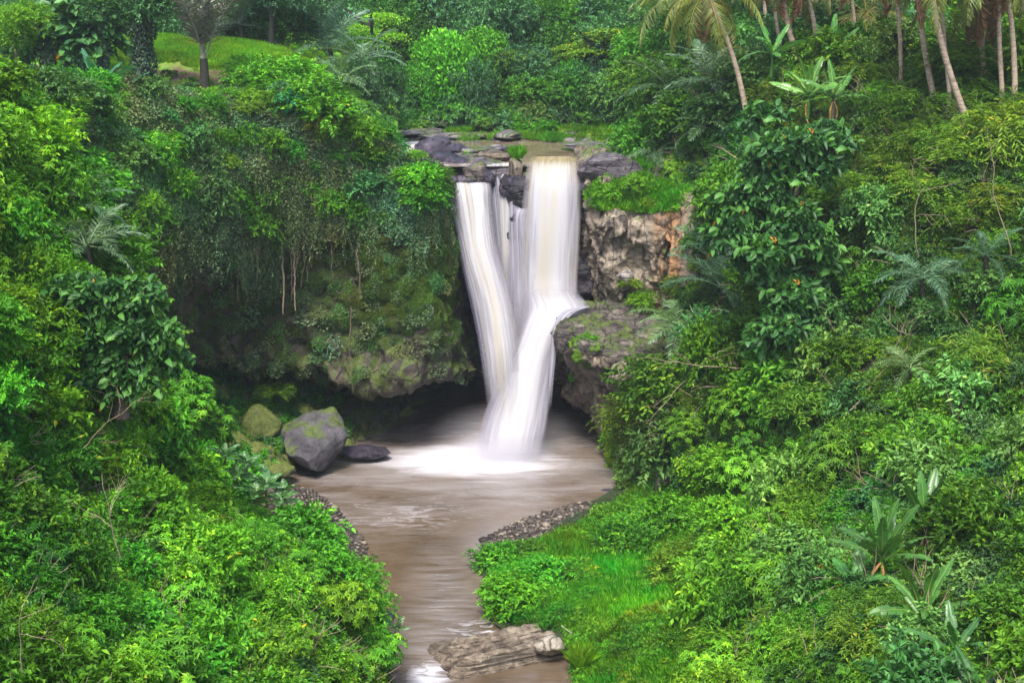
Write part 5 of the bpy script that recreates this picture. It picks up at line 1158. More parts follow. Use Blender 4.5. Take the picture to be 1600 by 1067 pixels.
BT = [('bright green vine-smothered tree, tallest on the far river bank', 700, 100, 93, 3.0, DRP[0], (.95, 1.3, 1), (1.2, 1, 1.5)),
      ('vine-hung tree with a bright flat top left of centre on the far bank', 655, 130, 92, 2.2, DRP[1], (.55, .85, 1.0), (1, 1, 1.4)),
      ('drooping light green tree right of the bright smothered one', 755, 70, 95, 2.6, DRP[2], (.8, 1.0, 1), (1.3, 1, 1.1)),
      ('olive-yellow domed tree over the dark hollow', 800, 100, 93, 1.7, TC[0], (1.3, .95, 1), (1.2, 1, .9)),
      ('dark vine curtain tree at the back edge of the rocks', 735, 165, 91.5, 1.7, TCD[0], (.6, .75, 1.2), (.9, .9, 1.9)),
      ('blue-green draped tree left of the dark hollow', 640, 185, 91, 1.4, DRP[0], (.35, .6, 1.3), (1, 1, 1.2)),
      ('mid green tree leaning over the far rocks', 850, 140, 92, 2.2, TC[1], (.6, .75, 1), (1.2, 1, 1)),
      ('yellow-green layered tree right of centre', 930, 68, 94, 2.3, TIER[0], (1.1, .85, 1), (1.6, 1.2, .9)),
      ('green draped tree under the layered canopy', 900, 125, 92, 2.0, DRP[1], (.5, .8, 1.2), (1, 1, 1.4)),
      ('dense dark bush tree at the right end of the far bank', 965, 150, 90, 2.2, TCD[1], (1.1, 1.2, 1), (1.1, 1, 1.1)),
      ('olive crown high at the top right of the far bank', 985, 85, 95, 2.4, TIER[1], (.9, .8, 1), (1.5, 1.1, 1)),
      ('two-tiered flat bright tree at the top of the far bank', 590, 40, 92, 2.2, TIER[0], (1.3, 1.2, 1), (1.5, 1.1, .8)),
      ('lower bright tiered tree left of the river bend', 560, 62, 88, 1.7, TIER[1], (1.1, 1.15, 1), (1.6, 1.1, .8)),
      ('dark tree with flat green top standing at the left river bend', 595, 115, 84, 1.9, TIER[0], (.55, .85, 1), (1.5, 1.2, 1)),
      ('black-green vine-hung tree below the flat top at the river bend', 590, 165, 83, 1.9, TCD[2], (.7, .8, 1.1), (1.0, 1, 1.6)),
      ('dark tree filling the corner behind the left rim', 550, 150, 80, 1.8, TCD[0], (.7, .8, 1.1), (1, 1, 1.4)),
      ('green fern-like bush at the water edge of the far bank', 845, 196, 90, 1.0, TC[2], (.8, 1.2, 1), (1.8, 1, .8)),
      ('low bright herbs at the back of the river rocks', 800, 192, 90.5, .8, TC[1], (.9, 1.1, 1), (2.0, 1, .8)),
      ('grey-brown tangled tree in the middle of the far bank', 830, 175, 91.5, 1.5, TCD[1], (1.6, 1.1, 1.1), (1.5, 1, 1)),
      ('tall dark tree behind the bright smothered one', 640, 20, 102, 3.4, TCD[2], (.9, 1.1, 1.5), (1, 1, 1.2)),
      ('dark hazy tree at the top middle of the photo', 480, 25, 100, 3.4, TCD[0], (.9, 1.0, 1.7), (1, 1, 1.2)),  # blue haze painted into the crown tint
      ('tall dull green tree at the top right of the far bank', 1030, 60, 96, 3.0, TCD[0], (1.1, 1.2, 1.2), (1, 1, 1.3)),
      ('bright green spreading tree behind the layered canopy', 850, 30, 100, 3.0, TC[2], (.7, .85, 1), (1.3, 1, 1)),
      ('shaggy mid green tree near the coconut palms', 1060, 130, 84, 2.0, TC[0], (.55, .7, 1), (1.1, 1, 1.2))]
for i, (lb, x, y, D, r, cr, tn, wd) in enumerate(BT): tree_px('broadleaf_tree', lb, x, y, D, r, cr, TRKD[i % 2], tn, 400 + i, wide=wd)
# random filler rows
rg = np.random.default_rng(77)
for row_, (D, y0, n, r0) in enumerate(((97, 70, 20, 2.6), (103, 30, 20, 3.3), (110, -10, 20, 3.8), (93, 130, 16, 2.0))):
    for i in range(n):
        x = -250 + (i + rg.random()) * 1600 / n if row_ < 3 else 610 + (i + rg.random()) * 480 / n
        far = row_ >= 1; tnt = np.array([.75, .95, 1.3 + .4 * far]) * rg.uniform(.6, 1.15)  # farther rows bluer: distance haze painted into the leaf tint
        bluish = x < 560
        if bluish: tnt = tnt * [.8, .85, 1.5]  # blue haze of the left wood painted into the tint
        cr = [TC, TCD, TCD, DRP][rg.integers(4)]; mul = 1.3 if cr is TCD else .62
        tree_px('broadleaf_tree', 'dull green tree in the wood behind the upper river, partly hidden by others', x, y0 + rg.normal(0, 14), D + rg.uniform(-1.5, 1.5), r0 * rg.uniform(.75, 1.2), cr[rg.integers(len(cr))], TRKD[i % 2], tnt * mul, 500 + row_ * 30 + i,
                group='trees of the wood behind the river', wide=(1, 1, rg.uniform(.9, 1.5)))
pt, nn = hb.sample(5200, 81, pixw(lambda px, py: (py > -60) * (py < 215) * 1.0))
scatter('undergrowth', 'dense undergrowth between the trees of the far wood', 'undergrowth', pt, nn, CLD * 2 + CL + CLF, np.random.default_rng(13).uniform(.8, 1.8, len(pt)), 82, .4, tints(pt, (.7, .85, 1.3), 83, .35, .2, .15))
for i in range(24):
    x = -120 + i * 25 + rg.normal(0, 8); D = rg.uniform(84, 91); cr = [TCD, TCD, DRP, TC][rg.integers(4)]
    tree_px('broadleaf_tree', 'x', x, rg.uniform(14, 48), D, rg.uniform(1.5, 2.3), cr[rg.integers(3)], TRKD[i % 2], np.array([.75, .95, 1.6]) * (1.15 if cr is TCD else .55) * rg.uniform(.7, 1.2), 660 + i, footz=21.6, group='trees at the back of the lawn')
# right-hand wood behind the coconut palms
for i in range(26):
    x = 1080 + i * 24 + rg.normal(0, 10); D = rg.uniform(76, 92) - (x - 1080) * .012; y = rg.uniform(0, 85); cr = [TC, TCD, TCD][rg.integers(3)]
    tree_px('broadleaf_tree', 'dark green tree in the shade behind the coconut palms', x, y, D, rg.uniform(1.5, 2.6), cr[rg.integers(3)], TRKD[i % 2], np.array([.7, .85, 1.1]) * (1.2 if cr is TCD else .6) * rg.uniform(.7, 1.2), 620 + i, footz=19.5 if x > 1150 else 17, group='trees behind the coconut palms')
# trees on the left plateau
def trunk_px(px, y0, y1, D, r, mat, seed, lean=0, parent=None, rtop=None, name='trunk'):
    """trunk from its foot pixel up to a pixel, around an Empty at the foot"""
    a = at(px, y0, D); b = at(px + lean, y1, D); n = 16; t = np.linspace(0, 1, n); rg_ = np.random.default_rng(seed); A = Acc()
    c = (b - a) * t[:, None] + np.stack([np.cumsum(rg_.normal(0, r * .12, n)), np.cumsum(rg_.normal(0, r * .12, n)), 0 * t], 1)
    c[:, 0] += (b - a)[0] * .12 * np.sin(np.pi * t)
    A.tube(c - np.array([0, 0, .3]) * (1 - t[:, None]), r * (1.25 - .25 * t) * np.where(t < .08, 1.25, 1) if rtop is None else r + (rtop - r) * t, 10)
    return a, b, c, A.mesh(name, [mat], True)
def plateau_tree(name, lb, px, y0, y1, D, r, mat, crowns, seed, lean=0, ivy=None, cat='tree', ivr=.5):
    a, b, c, me = trunk_px(px, y0, y1, D, r, mat, seed, lean); e = empty(name, a); tag(e, lb, cat); obj('trunk', me, e)
    for (dx, dy, rr, mesh_, tnt) in crowns:
        q = at(px + lean + dx, y1 + dy, D) - a; obj('crown', mesh_, e, q - np.array([0, 0, rr * .4]), (0, 0, seed + dx), (rr, rr, rr * .9), tnt)
    if ivy is not None:
        rg_ = np.random.default_rng(seed); A = Acc(); n = 2600; i = rg_.integers(0, len(c) - 1, n); f = rg_.random((n, 1)); o = c[i] * (1 - f) + c[i + 1] * f
        an = rg_.random(n) * 6.28; env = r + ivr * (.35 + .35 * np.sin((i + f[:, 0]) / len(c) * 9 + 1) ** 2) * rg_.random(n) ** .5
        dd = np.stack([np.cos(an), np.sin(an), 0 * an], 1); A.leaves(o + dd * env[:, None], dd * .5 + rdir(rg_, n, -.9), dd + rdir(rg_, n, .5), .17 * rg_.uniform(.6, 1.3, n), .12, np.clip(rg_.normal(.35, .2, n), 0, 1))
        obj('ivy_sleeve', A.mesh('ivy_sleeve', [M['leaf_ivy']]), e, None, None, None, ivy)
    return e
plateau_tree('broadleaf_tree', 'large-leaved tree with a short dark trunk at the left end of the plateau', 72, 150, 78, 70, .22, M['bark_dark'], [(-45, -35, 1.5, BIGL[0], (.8, .8, 1.5)), (20, -50, 1.7, BIGL[1], (.8, .8, 1.5)), (70, -25, 1.4, BIGL[2], (.8, .85, 1.5)), (60, 5, 1.1, BIGL[0], (.7, .8, 1.4)), (-30, 0, 1.0, BIGL[1], (.8, .9, 1.5))], 701, 0, (.6, .8, 1), ivr=.3)
plateau_tree('broadleaf_tree', 'thin vine-clad tree between the large-leaved tree and the lawn', 163, 150, -20, 70, .12, M['bark_dark'], [(0, 10, 1.3, TCD[0], (.9, 1.1, 1.6)), (-20, 40, .9, TCD[1], (.9, 1.1, 1.6))], 702, -3, (.6, .8, 1.1), ivr=.28)
plateau_tree('broadleaf_tree', 'thick ivy-wrapped trunk standing in front of the lawn', 228, 160, 20, 70, .3, M['bark_dark'], [(0, -20, 1.7, TCD[2], (.8, 1.0, 1.5)), (-45, -10, 1.2, TCD[1], (.9, 1.1, 1.4)), (40, -12, 1.3, TCD[0], (.8, 1.0, 1.5))], 703, -8, (.5, .65, .9), ivr=.62)
plateau_tree('broadleaf_tree', 'slim bare pale stem at the far left of the plateau', 28, 168, 70, 66, .07, M['bark'], [(-8, -14, 1.2, TC[0], (1.2, 1.1, 1)), (10, -40, 1.4, TC[1], (1.2, 1.1, 1))], 704, -4)
plateau_tree('broadleaf_tree', 'slim trunk with hanging moss at the edge of the hazy wood', 420, 120, -30, 84, .16, M['bark_dark'], [(-20, 10, 2.2, TCD[1], (.9, 1.0, 1.9)), (40, 0, 2.0, TCD[0], (.9, 1.0, 1.8))], 705, 5)
# big-leaved trees on the slopes
def lift(patch, px, py, up=1.2):
    return patch.near(px, py)[1] - up
def bigleaf(lb, blobs, trunkpx, seed, lean=0):
    x, y0, y1, D = trunkpx; a, b, c, me = trunk_px(x, y0, y1, D, .16, M['bark'], seed, lean); e = empty('large_leaved_tree', a); tag(e, lb, 'tree'); obj('trunk', me, e)
    A = Acc()
    for i, (px, py, dD, r) in enumerate(blobs):
        q = at(px, py, D + dD) - a; obj('crown', BIGL[i % 3], e, q - np.array([0, 0, r * .35]), (0, 0, i * 2.1), (r, r * .9, r), (.8, .82, .95) if i % 2 else (.66, .72, .95))
        A.tube(np.stack([c[-4] * (1 - t) + (q + [0, 0, 0]) * t for t in np.linspace(0, 1, 6)]), np.linspace(.07, .03, 6), 5)
    obj('limb', A.mesh('limb', [M['bark']], True), e); return e
rgb = np.random.default_rng(88); bl = []
for py in range(200, 560, 40):
    xc = 1232 + 26 * math.sin(py * .013) ; w = 60 if py < 420 else 44
    for j in range(4):
        if rgb.random() > .13: bl.append((xc + (j - 1.5) * w * .58 + rgb.normal(0, 10), py + rgb.normal(0, 14), -2.4 + (py - 200) * -.004 + rgb.uniform(-1.3, 1.3), rgb.uniform(.62, 1.05)))
bigleaf('tall tree of large dark leaves, a few orange, in the middle of the right slope', bl, (1235, 560, 260, 57.5), 711)
bl = [(100 + i % 4 * 38 + (i // 4) * 14 + rgb.normal(0, 8), 450 + (i // 4) * 36 + rgb.normal(0, 8), rgb.uniform(-.6, .6), rgb.uniform(.5, .75)) for i in range(18)]
bigleaf('large-leaved tree with orange leaves sticking out of the near left thicket', bl, (190, 640, 480, 37.5), 712)

# ---- palms
FRC = [frond_mesh('coconut_frond', M['leaf_coconut'], 720 + i, 3.6, 40, .75, .055, 1.15, .7, .1) for i in range(2)]
FRS = [frond_mesh('feather_frond', M['leaf_palm'], 724 + i, 3.0, 44, .62, .045, .8, .35, .3, .16) for i in range(3)]
FRD = [frond_mesh('dead_frond', M['frond_dead'], 728 + i, 2.9, 34, .55, .07, 1.0, .9, -.3, .25) for i in range(2)]
def palm(lb, px0, y0, px1, y1, D, r, nf=14, fr=FRC, fs_=1.0, dead=0, tint=(1, 1, 1), seed=0, mat='bark_palm', cat='palm', name='palm_tree', up=(.0, 1.0), group=None):
    rg_ = np.random.default_rng(seed + 900)
    if fr is FRC and px0 > 1150: D = min(D, rs.near(px0, y0)[1] - 1.7); r *= .72
    a = at(px0, y0, D); b = at(px1, y1, D); n = 22; t = np.linspace(0, 1, n); A = Acc()
    c = (b - a) * t[:, None]; c[:, 0] += (b - a)[0] * .25 * np.sin(np.pi * t) * np.sign(rg_.normal()) * .5; rr = r * (1.15 - .35 * t) * (1 + .06 * (np.arange(n) % 2)); c0 = c.copy(); c0[0, 2] -= .5
    A.tube(c0, rr, 10); e = empty(name, a); tag(e, lb, cat, group); obj('trunk', A.mesh('trunk', [M[mat]], True), e)
    for i in range(nf):
        an = i * 2.399 + seed; el_ = up[0] + (up[1] - up[0]) * ((i + .5) / nf) + rg_.normal(0, .08)
        obj('frond', fr[i % len(fr)], e, c[-1], Euler((rg_.normal(0, .25), -el_, an)), fs_ * rg_.uniform(.85, 1.1), np.array(tint) * rg_.uniform(.8, 1.2))
    for i in range(dead):
        an = i * 2.1 + seed * .7; obj('dead_frond', FRD[i % 2], e, c[-1] - np.array([0, 0, .1]), Euler((rg_.normal(0, .2), 1.05 + rg_.uniform(0, .3), an)), fs_ * rg_.uniform(.8, 1.05))
    return e
PM = [('slim pale trunk standing just right of the short-looking palm', 1338, 82, 1318, -70, 72, .12, 10, 1, (1, .9, 1), (-.6, .8)),
      ('slim leaning trunk between the rusty palm and the tall bare one', 1408, 120, 1392, -70, 66, .12, 10, 2, (1, .9, 1), (-.6, .8)),
      ('slender trunk close to the left of the long leaning trunk foot', 1484, 150, 1472, -70, 62, .11, 10, 1, (1, .95, 1), (-.6, .8)),
      ('slender grey trunk between the yellow-fronded palm and the crossing pair', 1222, 88, 1204, -70, 72, .12, 10, 1, (1, .9, 1), (-.6, .8)),
      ('coconut palm with hanging yellow fronds, its trunk leaning down to the right', 1168, 190, 1104, -14, 74, .17, 15, 3, (1.35, 1.15, 1), (-.9, .7)),
      ('coconut palm with arching fronds left of the yellow-fronded one', 1083, 112, 1052, -4, 80, .15, 14, 0, (1.0, 1.0, 1.1), (-.7, .8)),
      ('palm with thick tan trunk, left one of the crossing pair', 1248, 102, 1215, -70, 71, .19, 12, 3, (1.0, .9, 1), (-.9, .7)),
      ('palm with dead brown fronds hanging, right one of the crossing pair', 1280, 92, 1245, -55, 74, .16, 12, 5, (1.1, .9, 1), (-.9, .7)),
      ('short-looking palm trunk right of the crossing pair', 1322, 62, 1302, -60, 74, .17, 12, 2, (.9, .9, 1), (-.7, .8)),
      ('low palm with rusty drooping fronds above a thin pale trunk', 1357, 85, 1352, 22, 71, .13, 11, 4, (1.3, 1.1, 1), (-.8, .7)),
      ('tall bare pale trunk, left one of the leaning pair at the upper right', 1460, 158, 1430, -80, 62, .17, 12, 2, (1.1, 1, 1), (-.7, .8)),
      ('long leaning pale trunk whose foot is the lowest of the palms', 1512, 192, 1450, -60, 59.5, .17, 12, 2, (1.1, 1, 1), (-.7, .8)),
      ('palm hidden behind a sheaf of rusty hanging fronds', 1536, 118, 1536, -18, 62, .16, 11, 9, (1.0, .8, 1), (-.6, .8)),
      ('thin straight palm trunk in the right-hand palm cluster', 1556, 108, 1550, -70, 63, .13, 11, 5, (1.0, .8, 1), (-.7, .8)),
      ('pale grey palm trunk second from the right edge', 1566, 145, 1562, -60, 60, .13, 11, 3, (1, 1, 1), (-.7, .8)),
      ('rightmost palm trunk, with a yellow-green frond hanging by it', 1586, 140, 1564, -70, 59, .15, 12, 2, (1.4, 1.3, 1), (-.9, .7)),
      ('thin grey palm trunk in the shade left of the crossing pair', 1200, 60, 1190, -80, 80, .14, 11, 2, (.9, .9, 1), (-.7, .8))]
for i, (lb, x0, y0, x1, y1, D, r, nf, dd, tn, up) in enumerate(PM): palm(lb, x0, y0, x1, y1, D, r, nf, FRC, 1.0, dd, tn, i, up=up)
palm('dark palm with two stiff upright plumes on the left plateau', 322, 165, 318, 92, 69, .25, 11, FRS, 1.8, 0, (1.5, .95, 1.9), 31, 'bark_dark', up=(.95, 1.3))
SPL = [('grey-green feather palm at the left of the yellow-fronded coconut trunk', 1118, 170, 1112, 130, 71, .12, 15, 1.0, (.9, 1.0, 1.2), (-.2, 1.2)),
       ('feather palm whose pale plume droops above the cliff vines', 1098, 225, 1098, 198, 68, .1, 12, .7, (1.3, 1.4, 1.4), (-.7, .7)),
       ('shaggy feather palm at the edge above the orange cliff', 1050, 175, 1045, 140, 74, .12, 14, 1.05, (.8, .95, 1), (-.4, .9)),
       ('low feather palm hanging over the grassy cliff top', 1030, 262, 1026, 238, 71, .1, 12, .7, (.8, .95, 1), (-.9, .5)),
       ('big blue-green feather palm in the shade left of the large-leaved tree', 1135, 520, 1128, 450, 61.5, .15, 16, 1.05, (.75, .9, 1.3), (-.2, 1.3)),
       ('feather palm with long plumes beside the orange cliff foot', 1112, 410, 1112, 385, 63.8, .1, 13, .8, (.7, .9, 1.1), (-.3, 1.3)),
       ('pale arching feather palm spreading over the ledge', 1070, 545, 1064, 510, 61.0, .12, 15, .95, (1.4, 1.5, 1.4), (-.5, .6)),
       ('dark feather palm with drooping plumes right of the large-leaved tree', 1445, 475, 1440, 432, 51, .1, 15, .72, (.8, 1.0, 1.3), (-.6, .6)),
       ('small pale feather palm in the middle of the right slope', 1425, 605, 1422, 575, 47.5, .07, 11, .55, (1.3, 1.3, 1.1), (-.4, .8)),
       ('dark feather palm at the upper middle of the right slope', 1545, 440, 1540, 400, 49, .1, 12, .6, (.6, .8, 1), (-.5, 1)),
       ('greyish feather palm peeping over the near left thicket', 140, 410, 136, 385, 43.5, .08, 13, .75, (1.2, 1.2, 1.4), (-.2, .8)),
       ('grey feather palm higher behind the near left thicket', 125, 345, 120, 325, 45, .08, 12, .7, (.9, 1.1, 1.2), (-.3, .9)),
       ('pale blue feather palm at the top of the river bend', 520, 110, 515, 75, 86, .15, 15, 1.35, (1.2, 1.4, 2.0), (-.2, 1.2)),
       ('grey arching feather palm above the dark tree at the river bend', 570, 130, 565, 95, 82, .15, 14, 1.15, (1.1, 1.2, 1.6), (-.5, .9)),
       ('small feather palm with pale tips left of the river bend', 535, 150, 533, 128, 78, .12, 12, .8, (1.4, 1.5, 1.5), (-.6, .8)),
       ('grey-blue feather palm behind the coconut trunks', 1395, 60, 1392, 25, 72, .12, 14, .85, (1.0, 1.15, 1.6), (-.2, 1.1)),
       ('feather palm in the dark behind the left plateau', 380, 90, 376, 40, 86, .14, 14, 1.3, (.9, .9, 1.5), (-.2, 1.2))]
for i, (lb, x0, y0, x1, y1, D, r, nf, s_, tn, up) in enumerate(SPL): palm(lb, x0, y0, x1, y1, D, r, nf, FRS, s_, 0, tn, 40 + i, 'bark_dark', up=up)

# ---- banana plants and other broad paddles
BL = [banana_leaf_mesh('banana_leaf', M['leaf_banana'], 760 + i, 2.35, .46, [.25, .5, .85][i], [.1, .3, .5][i]) for i in range(3)]
def banana(lb, px, py, D, s, n, seed, tint=(1, 1, 1), el0=.25, el1=1.35, dead=0, h=.9, name='banana_plant', petiole=True):
    rg_ = np.random.default_rng(seed); D = lift(rs, px, py, 1.9) if px > 900 else D; a = at(px, py + (28 if px > 1300 and py > 600 else 0), D); e = empty(name, a); tag(e, lb, 'banana plant'); A = Acc(); t = np.linspace(0, 1, 8)
    A.tube(np.stack([.04 * np.sin(t * 3), 0 * t, -.4 + t * (h + .4)], 1) * s, (.11 - .05 * t) * s, 8); obj('stem', A.mesh('stem', [M['leaf_banana'] if seed % 2 else M['bark']], True), e, None, None, None, (.9, .9, .6))
    for i in range(n):
        el_ = el0 + (el1 - el0) * (i + .5) / n + rg_.normal(0, .07); an = i * 2.399 + seed
        obj('leaf', BL[i % 3 if el_ < .9 else 0], e, (0, 0, h * s), Euler((rg_.normal(0, .4), -el_, an)), s * rg_.uniform(.8, 1.1), np.array(tint) * rg_.uniform(.8, 1.25))
    for i in range(dead): obj('dead_leaf', BL[2], e, (0, 0, h * s * .9), Euler((rg_.normal(0, .4), 1.2 + rg_.normal(0, .1), i * 2 + seed)), (s * .6, s * .3, s * .6), (3.6, .9, 1.6))
    return e
banana('largest banana plant, leaves held up in a fan, with brown hanging leaves', 1375, 890, 38.2, .85, 13, 801, (.62, .62, .72), .35, 1.35, 4, 1.1)
banana('banana plant with upright torn leaves behind the largest one', 1440, 850, 40.5, .9, 8, 802, (.58, .6, .7), .6, 1.4, 1, 1.1)
banana('bright green banana plant lower right of the largest one', 1440, 960, 35.0, .72, 9, 803, (.72, .72, .65), .1, 1.35, 0, .6)
banana('blue-green banana plant at the lower right near the frame bottom', 1490, 1010, 32.5, .65, 8, 804, (.5, .55, .75), .05, 1.2, 0, .4)
banana('small banana plant lowest in the right corner with a pale leaf', 1520, 1085, 30.5, .7, 7, 805, (.5, .55, .75), .1, 1.1, 0, .5)
banana('small banana plant at the left foot of the largest one', 1335, 905, 38.8, .75, 6, 806, (.75, .9, 1), .0, 1.0, 2, .4)
banana('bright banana plant on the rim below the crossing palms', 1262, 175, 62.8, .95, 9, 807, (1.1, 1.0, 1), .2, 1.3, 1, .8)
banana('banana plant with a pale hanging leaf right of the bright one', 1300, 182, 62.4, .95, 8, 808, (1.0, .95, 1.1), -.1, 1.2, 2, .9)
banana('banana plant on the rim at the foot of the crossing palms', 1205, 110, 67.5, .9, 8, 809, (.8, .9, 1.0), -.2, 1.2, 0, .9)
banana('young banana plant just left of the rim shrubs', 1300, 110, 66, .85, 7, 810, (.8, .95, 1.0), .3, 1.3, 0, .9)
banana('dark banana plant in front of the left plateau earth', 158, 180, 60, 1.1, 8, 811, (.45, .6, 1.6), -.1, 1.2, 0, .9)
banana('grey-green banana plant with drooping leaves left of the ivy-wrapped trunk', 196, 185, 60, 1.15, 8, 812, (.6, .7, 1.8), -.3, .7, 1, .7)
# orange withered frond, pale-leaved plant by the pool
A = Acc(); rg = np.random.default_rng(91)
for k in range(60):
    t = k / 60; o = np.array([t * 1.25, 0, -t * .75 + .1 * math.sin(t * 6)]); n = 3
    A.leaves(o + rg.normal(size=(n, 3)) * .04, rdir(rg, n, -.2), rdir(rg, n, 1), .2 * rg.uniform(.6, 1.2, n), .09, rg.uniform(.975, 1, n))
A.tube([[0, 0, 0], [.6, 0, -.3], [1.25, 0, -.75]], [.03, .025, .015], 5)
tag(obj('withered_frond', A.mesh('withered_frond', [M['leaf_big']]), None, at(1282, 888, 37.6)), 'bright orange withered frond left of the largest banana plant', 'frond')
PPL = [frond_mesh('pale_plume', M['leaf_palm'], 771, 1.2, 16, .34, .12, .8, .3, .1, .1)]
def rosette(lb, px, py, D, s, n, seed, tint, fr=PPL, el=(.1, 1.1)):
    rg_ = np.random.default_rng(seed); a = at(px, py, D); e = empty('pale_leaved_plant', a); tag(e, lb, 'plant'); A = Acc(); A.tube([[0, 0, -.6 * s], [0, 0, 0]], .05 * s, 6); obj('stem', A.mesh('stem', [M['bark']], True), e)
    for i in range(n): obj('leaf', fr[i % len(fr)], e, (0, 0, 0), Euler((rg_.normal(0, .3), -(el[0] + (el[1] - el[0]) * i / n), i * 2.4)), s * rg_.uniform(.8, 1.2), tint)
for i, (x, y, D, s) in enumerate([(352, 712, 41.4, .55), (385, 728, 41.2, .55), (415, 760, 41.0, .65), (438, 785, 40.8, .6), (400, 775, 40.6, .6), (445, 770, 41.2, .45), (370, 745, 41, .6)]):
    rosette(['highest pale-leaved plant at the pool side of the left thicket', 'second pale-leaved plant down the thicket edge', 'broad pale-leaved plant in front of the gravel bar', 'lowest pale-leaved plant over the gravel bar', 'pale-leaved plant set back from the thicket edge', 'small pale-leaved plant reaching over the pool corner', 'pale-leaved plant between the highest and the broad one'][i], x, y, D, s, 8, 820 + i, (1.0, 1.35, 1.0))
rosette('dark small palm shoot sticking out over the stream near the bottom', 618, 985, 38.5, .5, 6, 830, (1, 1.1, 1), el=(.3, 1.3))

# ---- dry stems showing between the leaves
def twig_mesh(seed):
    rg_ = np.random.default_rng(seed); A = Acc()
    for j in range(4):
        d = nrm(rg_.normal(size=3) * [.6, .6, .2] + [0, 0, 1]); p = [rg_.normal(0, .1, 3) * [1, 1, 0]]
        for i in range(6): d = nrm(d + rg_.normal(0, .16, 3)); p.append(p[-1] + d * .2)
        A.tube(p, np.linspace(.016, .005, 7), 4)
    return A.mesh('dry_twigs', [M['twig']], True)
TW = [twig_mesh(i) for i in range(4)]
for pch, w_, sd, lb in ((fs, lambda px, py, c, n: (c[:, 1] < 46) * (c[:, 2] > 2), 881, 'thin bare stems between the leaves of the near left thicket'), (rs, pixw(lambda px, py: wild(px, py)), 882, 'thin bare stems between the leaves of the right slope')):
    pt, nn = pch.sample(260, sd, w_); rg = np.random.default_rng(sd); scatter('dry_stems', lb, 'stems', pt + [0, 0, .15], nn, TW, rg.uniform(.7, 1.5, len(pt)) * (.5 + pt[:, 1] * .012), sd, .75)
# ---- dead wood
def branchy(name, lb, p0, d0, L, r, seed, depth=3, spread=.6, mat='twig', cat='branch'):
    r *= .7
    rg_ = np.random.default_rng(seed); A = Acc()
    def go(p, d, L, r, k):
        n = 8; pts = [p]
        for i in range(n): d = nrm(d + rg_.normal(0, .12, 3)); pts.append(pts[-1] + d * L / n)
        A.tube(pts, np.linspace(r, r * .45, n + 1), 5)
        if k:
            for j in range(3): i = rg_.integers(3, n + 1); go(pts[i], nrm(d + rg_.normal(0, spread, 3)), L * rg_.uniform(.4, .65), r * .5, k - 1)
    go(np.zeros(3), nrm(np.array(d0, float)), L, r, depth); return tag(obj(name, A.mesh(name, [M[mat]], True), None, p0), lb, cat)
branchy('dead_branch', 'bare twiggy branch lying over the vine-hung cliff top', at(1150, 575, 55.5), (-1, -.3, .05), 3.4, .045, 851)
branchy('dead_branch', 'bare branch end poking out right of the vine-hung cliff top', at(1130, 575, 55.6), (1, -.3, .25), 1.6, .035, 852)
branchy('dead_branch', 'dry twigs drooping down the vine-hung cliff', at(1080, 590, 57), (-.9, -.2, -.35), 2.4, .03, 853)
branchy('dead_branch', 'long pale dead branch slanting up the middle of the right slope', at(1312, 660, 48.6), (1, .1, 1.25), 4.6, .05, 854, 2, .35)
branchy('dead_branch', 'dry curving branch below the large-leaved tree on the right', at(1435, 400, 51.5), (-.3, -.2, 1), 2.8, .045, 855, 2, .4)
branchy('dead_branch', 'pale vertical dead stem near the right edge', at(1580, 400, 48), (0, -.3, 1), 3.0, .05, 856, 2, .3)
branchy('dead_branch', 'bare upright stem standing in the near left thicket', at(188, 870, 25.3), (-.1, -.2, 1), 2.0, .022, 857, 2, .5)
branchy('dead_branch', 'dry tangle of stems in the bottom left corner', at(35, 1050, 18.5), (.1, -.2, 1), 1.2, .016, 858, 3, .7)
branchy('dead_branch', 'twiggy stem at the centre of the near left thicket', at(130, 700, 27.5), (.8, -.3, .7), 1.6, .018, 859, 2, .5)
branchy('dead_stick', 'pale straight stick leaning on the stones of the right bank', gz(915, 1002, .5), (-1, .4, .55), 1.1, .035, 860, 0, .1, 'wood_pale', 'stick')
branchy('dead_branch', 'brown broken stems on the bare earth of the bank', at(1090, 985, 43), (.3, -.2, 1), 1.3, .03, 861, 3, .8)
for i, (x, y, D, h) in enumerate([(1062, 720, 56.2, 2.4), (1095, 860, 48.5, 1.6), (1165, 560, 57, 2.6)]):
    a = at(x, y, D); A = Acc(); n = 2200; rg_ = np.random.default_rng(870 + i); t = rg_.random(n); an = rg_.random(n) * 6.28; dd = np.stack([np.cos(an), np.sin(an), 0 * an], 1)
    A.leaves(dd * (.22 + .15 * rg_.random(n))[:, None] + np.stack([0 * t, 0 * t, t * h - h * .5], 1), dd * .4 + rdir(rg_, n, -.9), dd, .14, .09, np.clip(rg_.normal(.4, .2, n), 0, 1))
    tag(obj('vine_column', A.mesh('vine_column', [M['leaf_dark']]), None, a, None, None, (.9, 1.1, 1)), ['leafy vine column in the dark hollow of the low right cliff', 'vine-wrapped stump at the back of the right bank', 'vine column beneath the large-leaved tree on the right'][i], 'creeper')

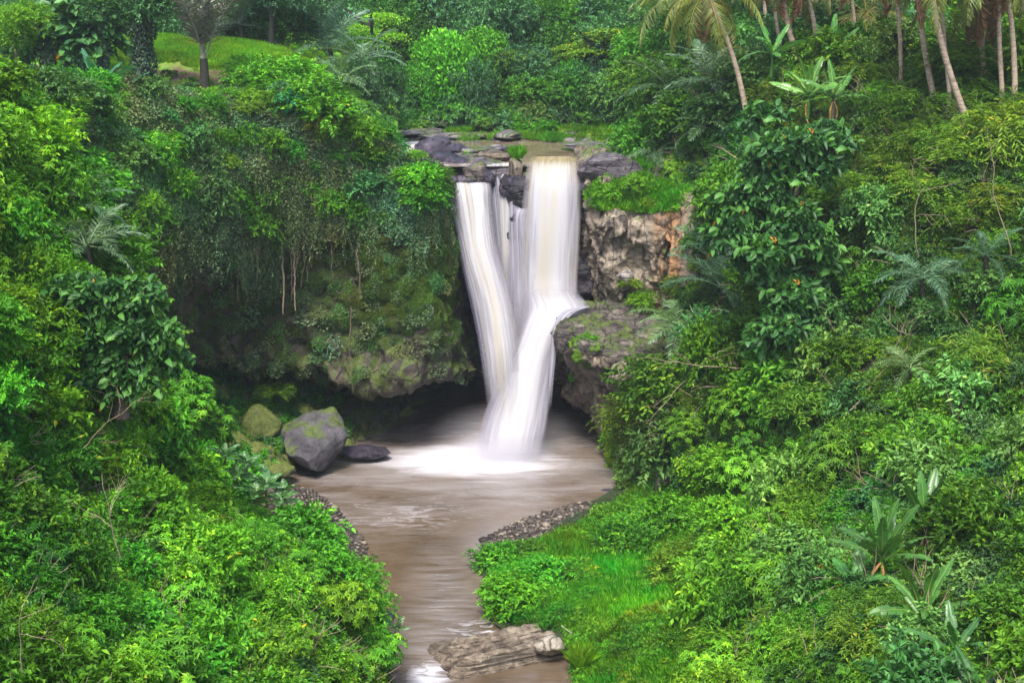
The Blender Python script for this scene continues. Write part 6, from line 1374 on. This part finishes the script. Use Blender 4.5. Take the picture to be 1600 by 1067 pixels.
# ---- labels for the trees of the far woods: shade, size and where along the wood they stand
def wood_labels(group, what):
    L = [o for o in COL.objects if o.get('group') == group and not o.parent]; P = np.array([o.location[:] for o in L]); px, py = proj(P)
    used = {}; marks = [(60, 'the far left corner'), (228, 'the ivy-wrapped trunk'), (320, 'the upright-plumed palm'), (430, 'the lawn\'s right end'), (595, 'the river bend'), (700, 'the tallest smothered tree'), (860, 'the broad curtain'), (985, 'the far bank\'s right end'), (1110, 'the yellow-fronded palm'), (1250, 'the crossing palms'), (1450, 'the leaning palm pair'), (1570, 'the right-hand palm cluster')]
    for i, o in sorted(enumerate(L), key=lambda t: abs(min(marks, key=lambda m: abs(m[0] - px[t[0]]))[0] - px[t[0]])):
        m = min(marks, key=lambda m: abs(m[0] - px[i])); cr = o.children[-1]; t = cr['tint']; sh = 'bluish' if t[2] > 1.25 else 'dull' if t[1] < .8 else 'fresher'
        sd = 'above' if abs(px[i] - m[0]) < 14 else 'left of' if px[i] < m[0] else 'right of'; key = (sh, sd, m[1], what); n = used.get(key, 0); used[key] = n + 1
        o['label'] = ' '.join((sh + ' green ' + what + (', ' + ORD[n] + (' nearest,' if n else ',') if 1 else '') + ' ' + sd + ' ' + m[1]).split()[:16])
wood_labels('trees of the wood behind the river', 'tree in the far wood'); wood_labels('trees behind the coconut palms', 'tree in the palm shade'); wood_labels('trees at the back of the lawn', 'tree behind the lawn')
L = sorted([o for o in COL.objects if o.get('group') == 'aerial roots hanging on the left wall'], key=lambda o: proj(np.array([np.array(o.data.vertices[0].co[:])]))[0][0])
for i, o in enumerate(L): o['label'] = 'thin brown root hanging on the left wall, %s counting from the left' % (['first'] + ORD[1:])[i]

# ---- the damp air of the gorge
k = NT('damp_air'); pv = k.n('VolumePrincipled'); pv.inputs['Color'].default_value = (.80, .86, 1, 1); pv.inputs['Density'].default_value = .0003; pv.inputs['Anisotropy'].default_value = .2
k.l(pv.outputs[0], k.out.inputs['Volume'])
bx = np.array([[x, y, z] for x in (-155, 155) for y in (-35, 225) for z in (-3.5, 60)], float)
bf = np.array([[0, 1, 3, 2], [4, 6, 7, 5], [0, 4, 5, 1], [2, 3, 7, 6], [0, 2, 6, 4], [1, 5, 7, 3]])
tag(obj('haze', mesh('haze', bx, [bf], [k.m])), 'faint blue damp air filling the gorge', 'haze', kind='stuff')
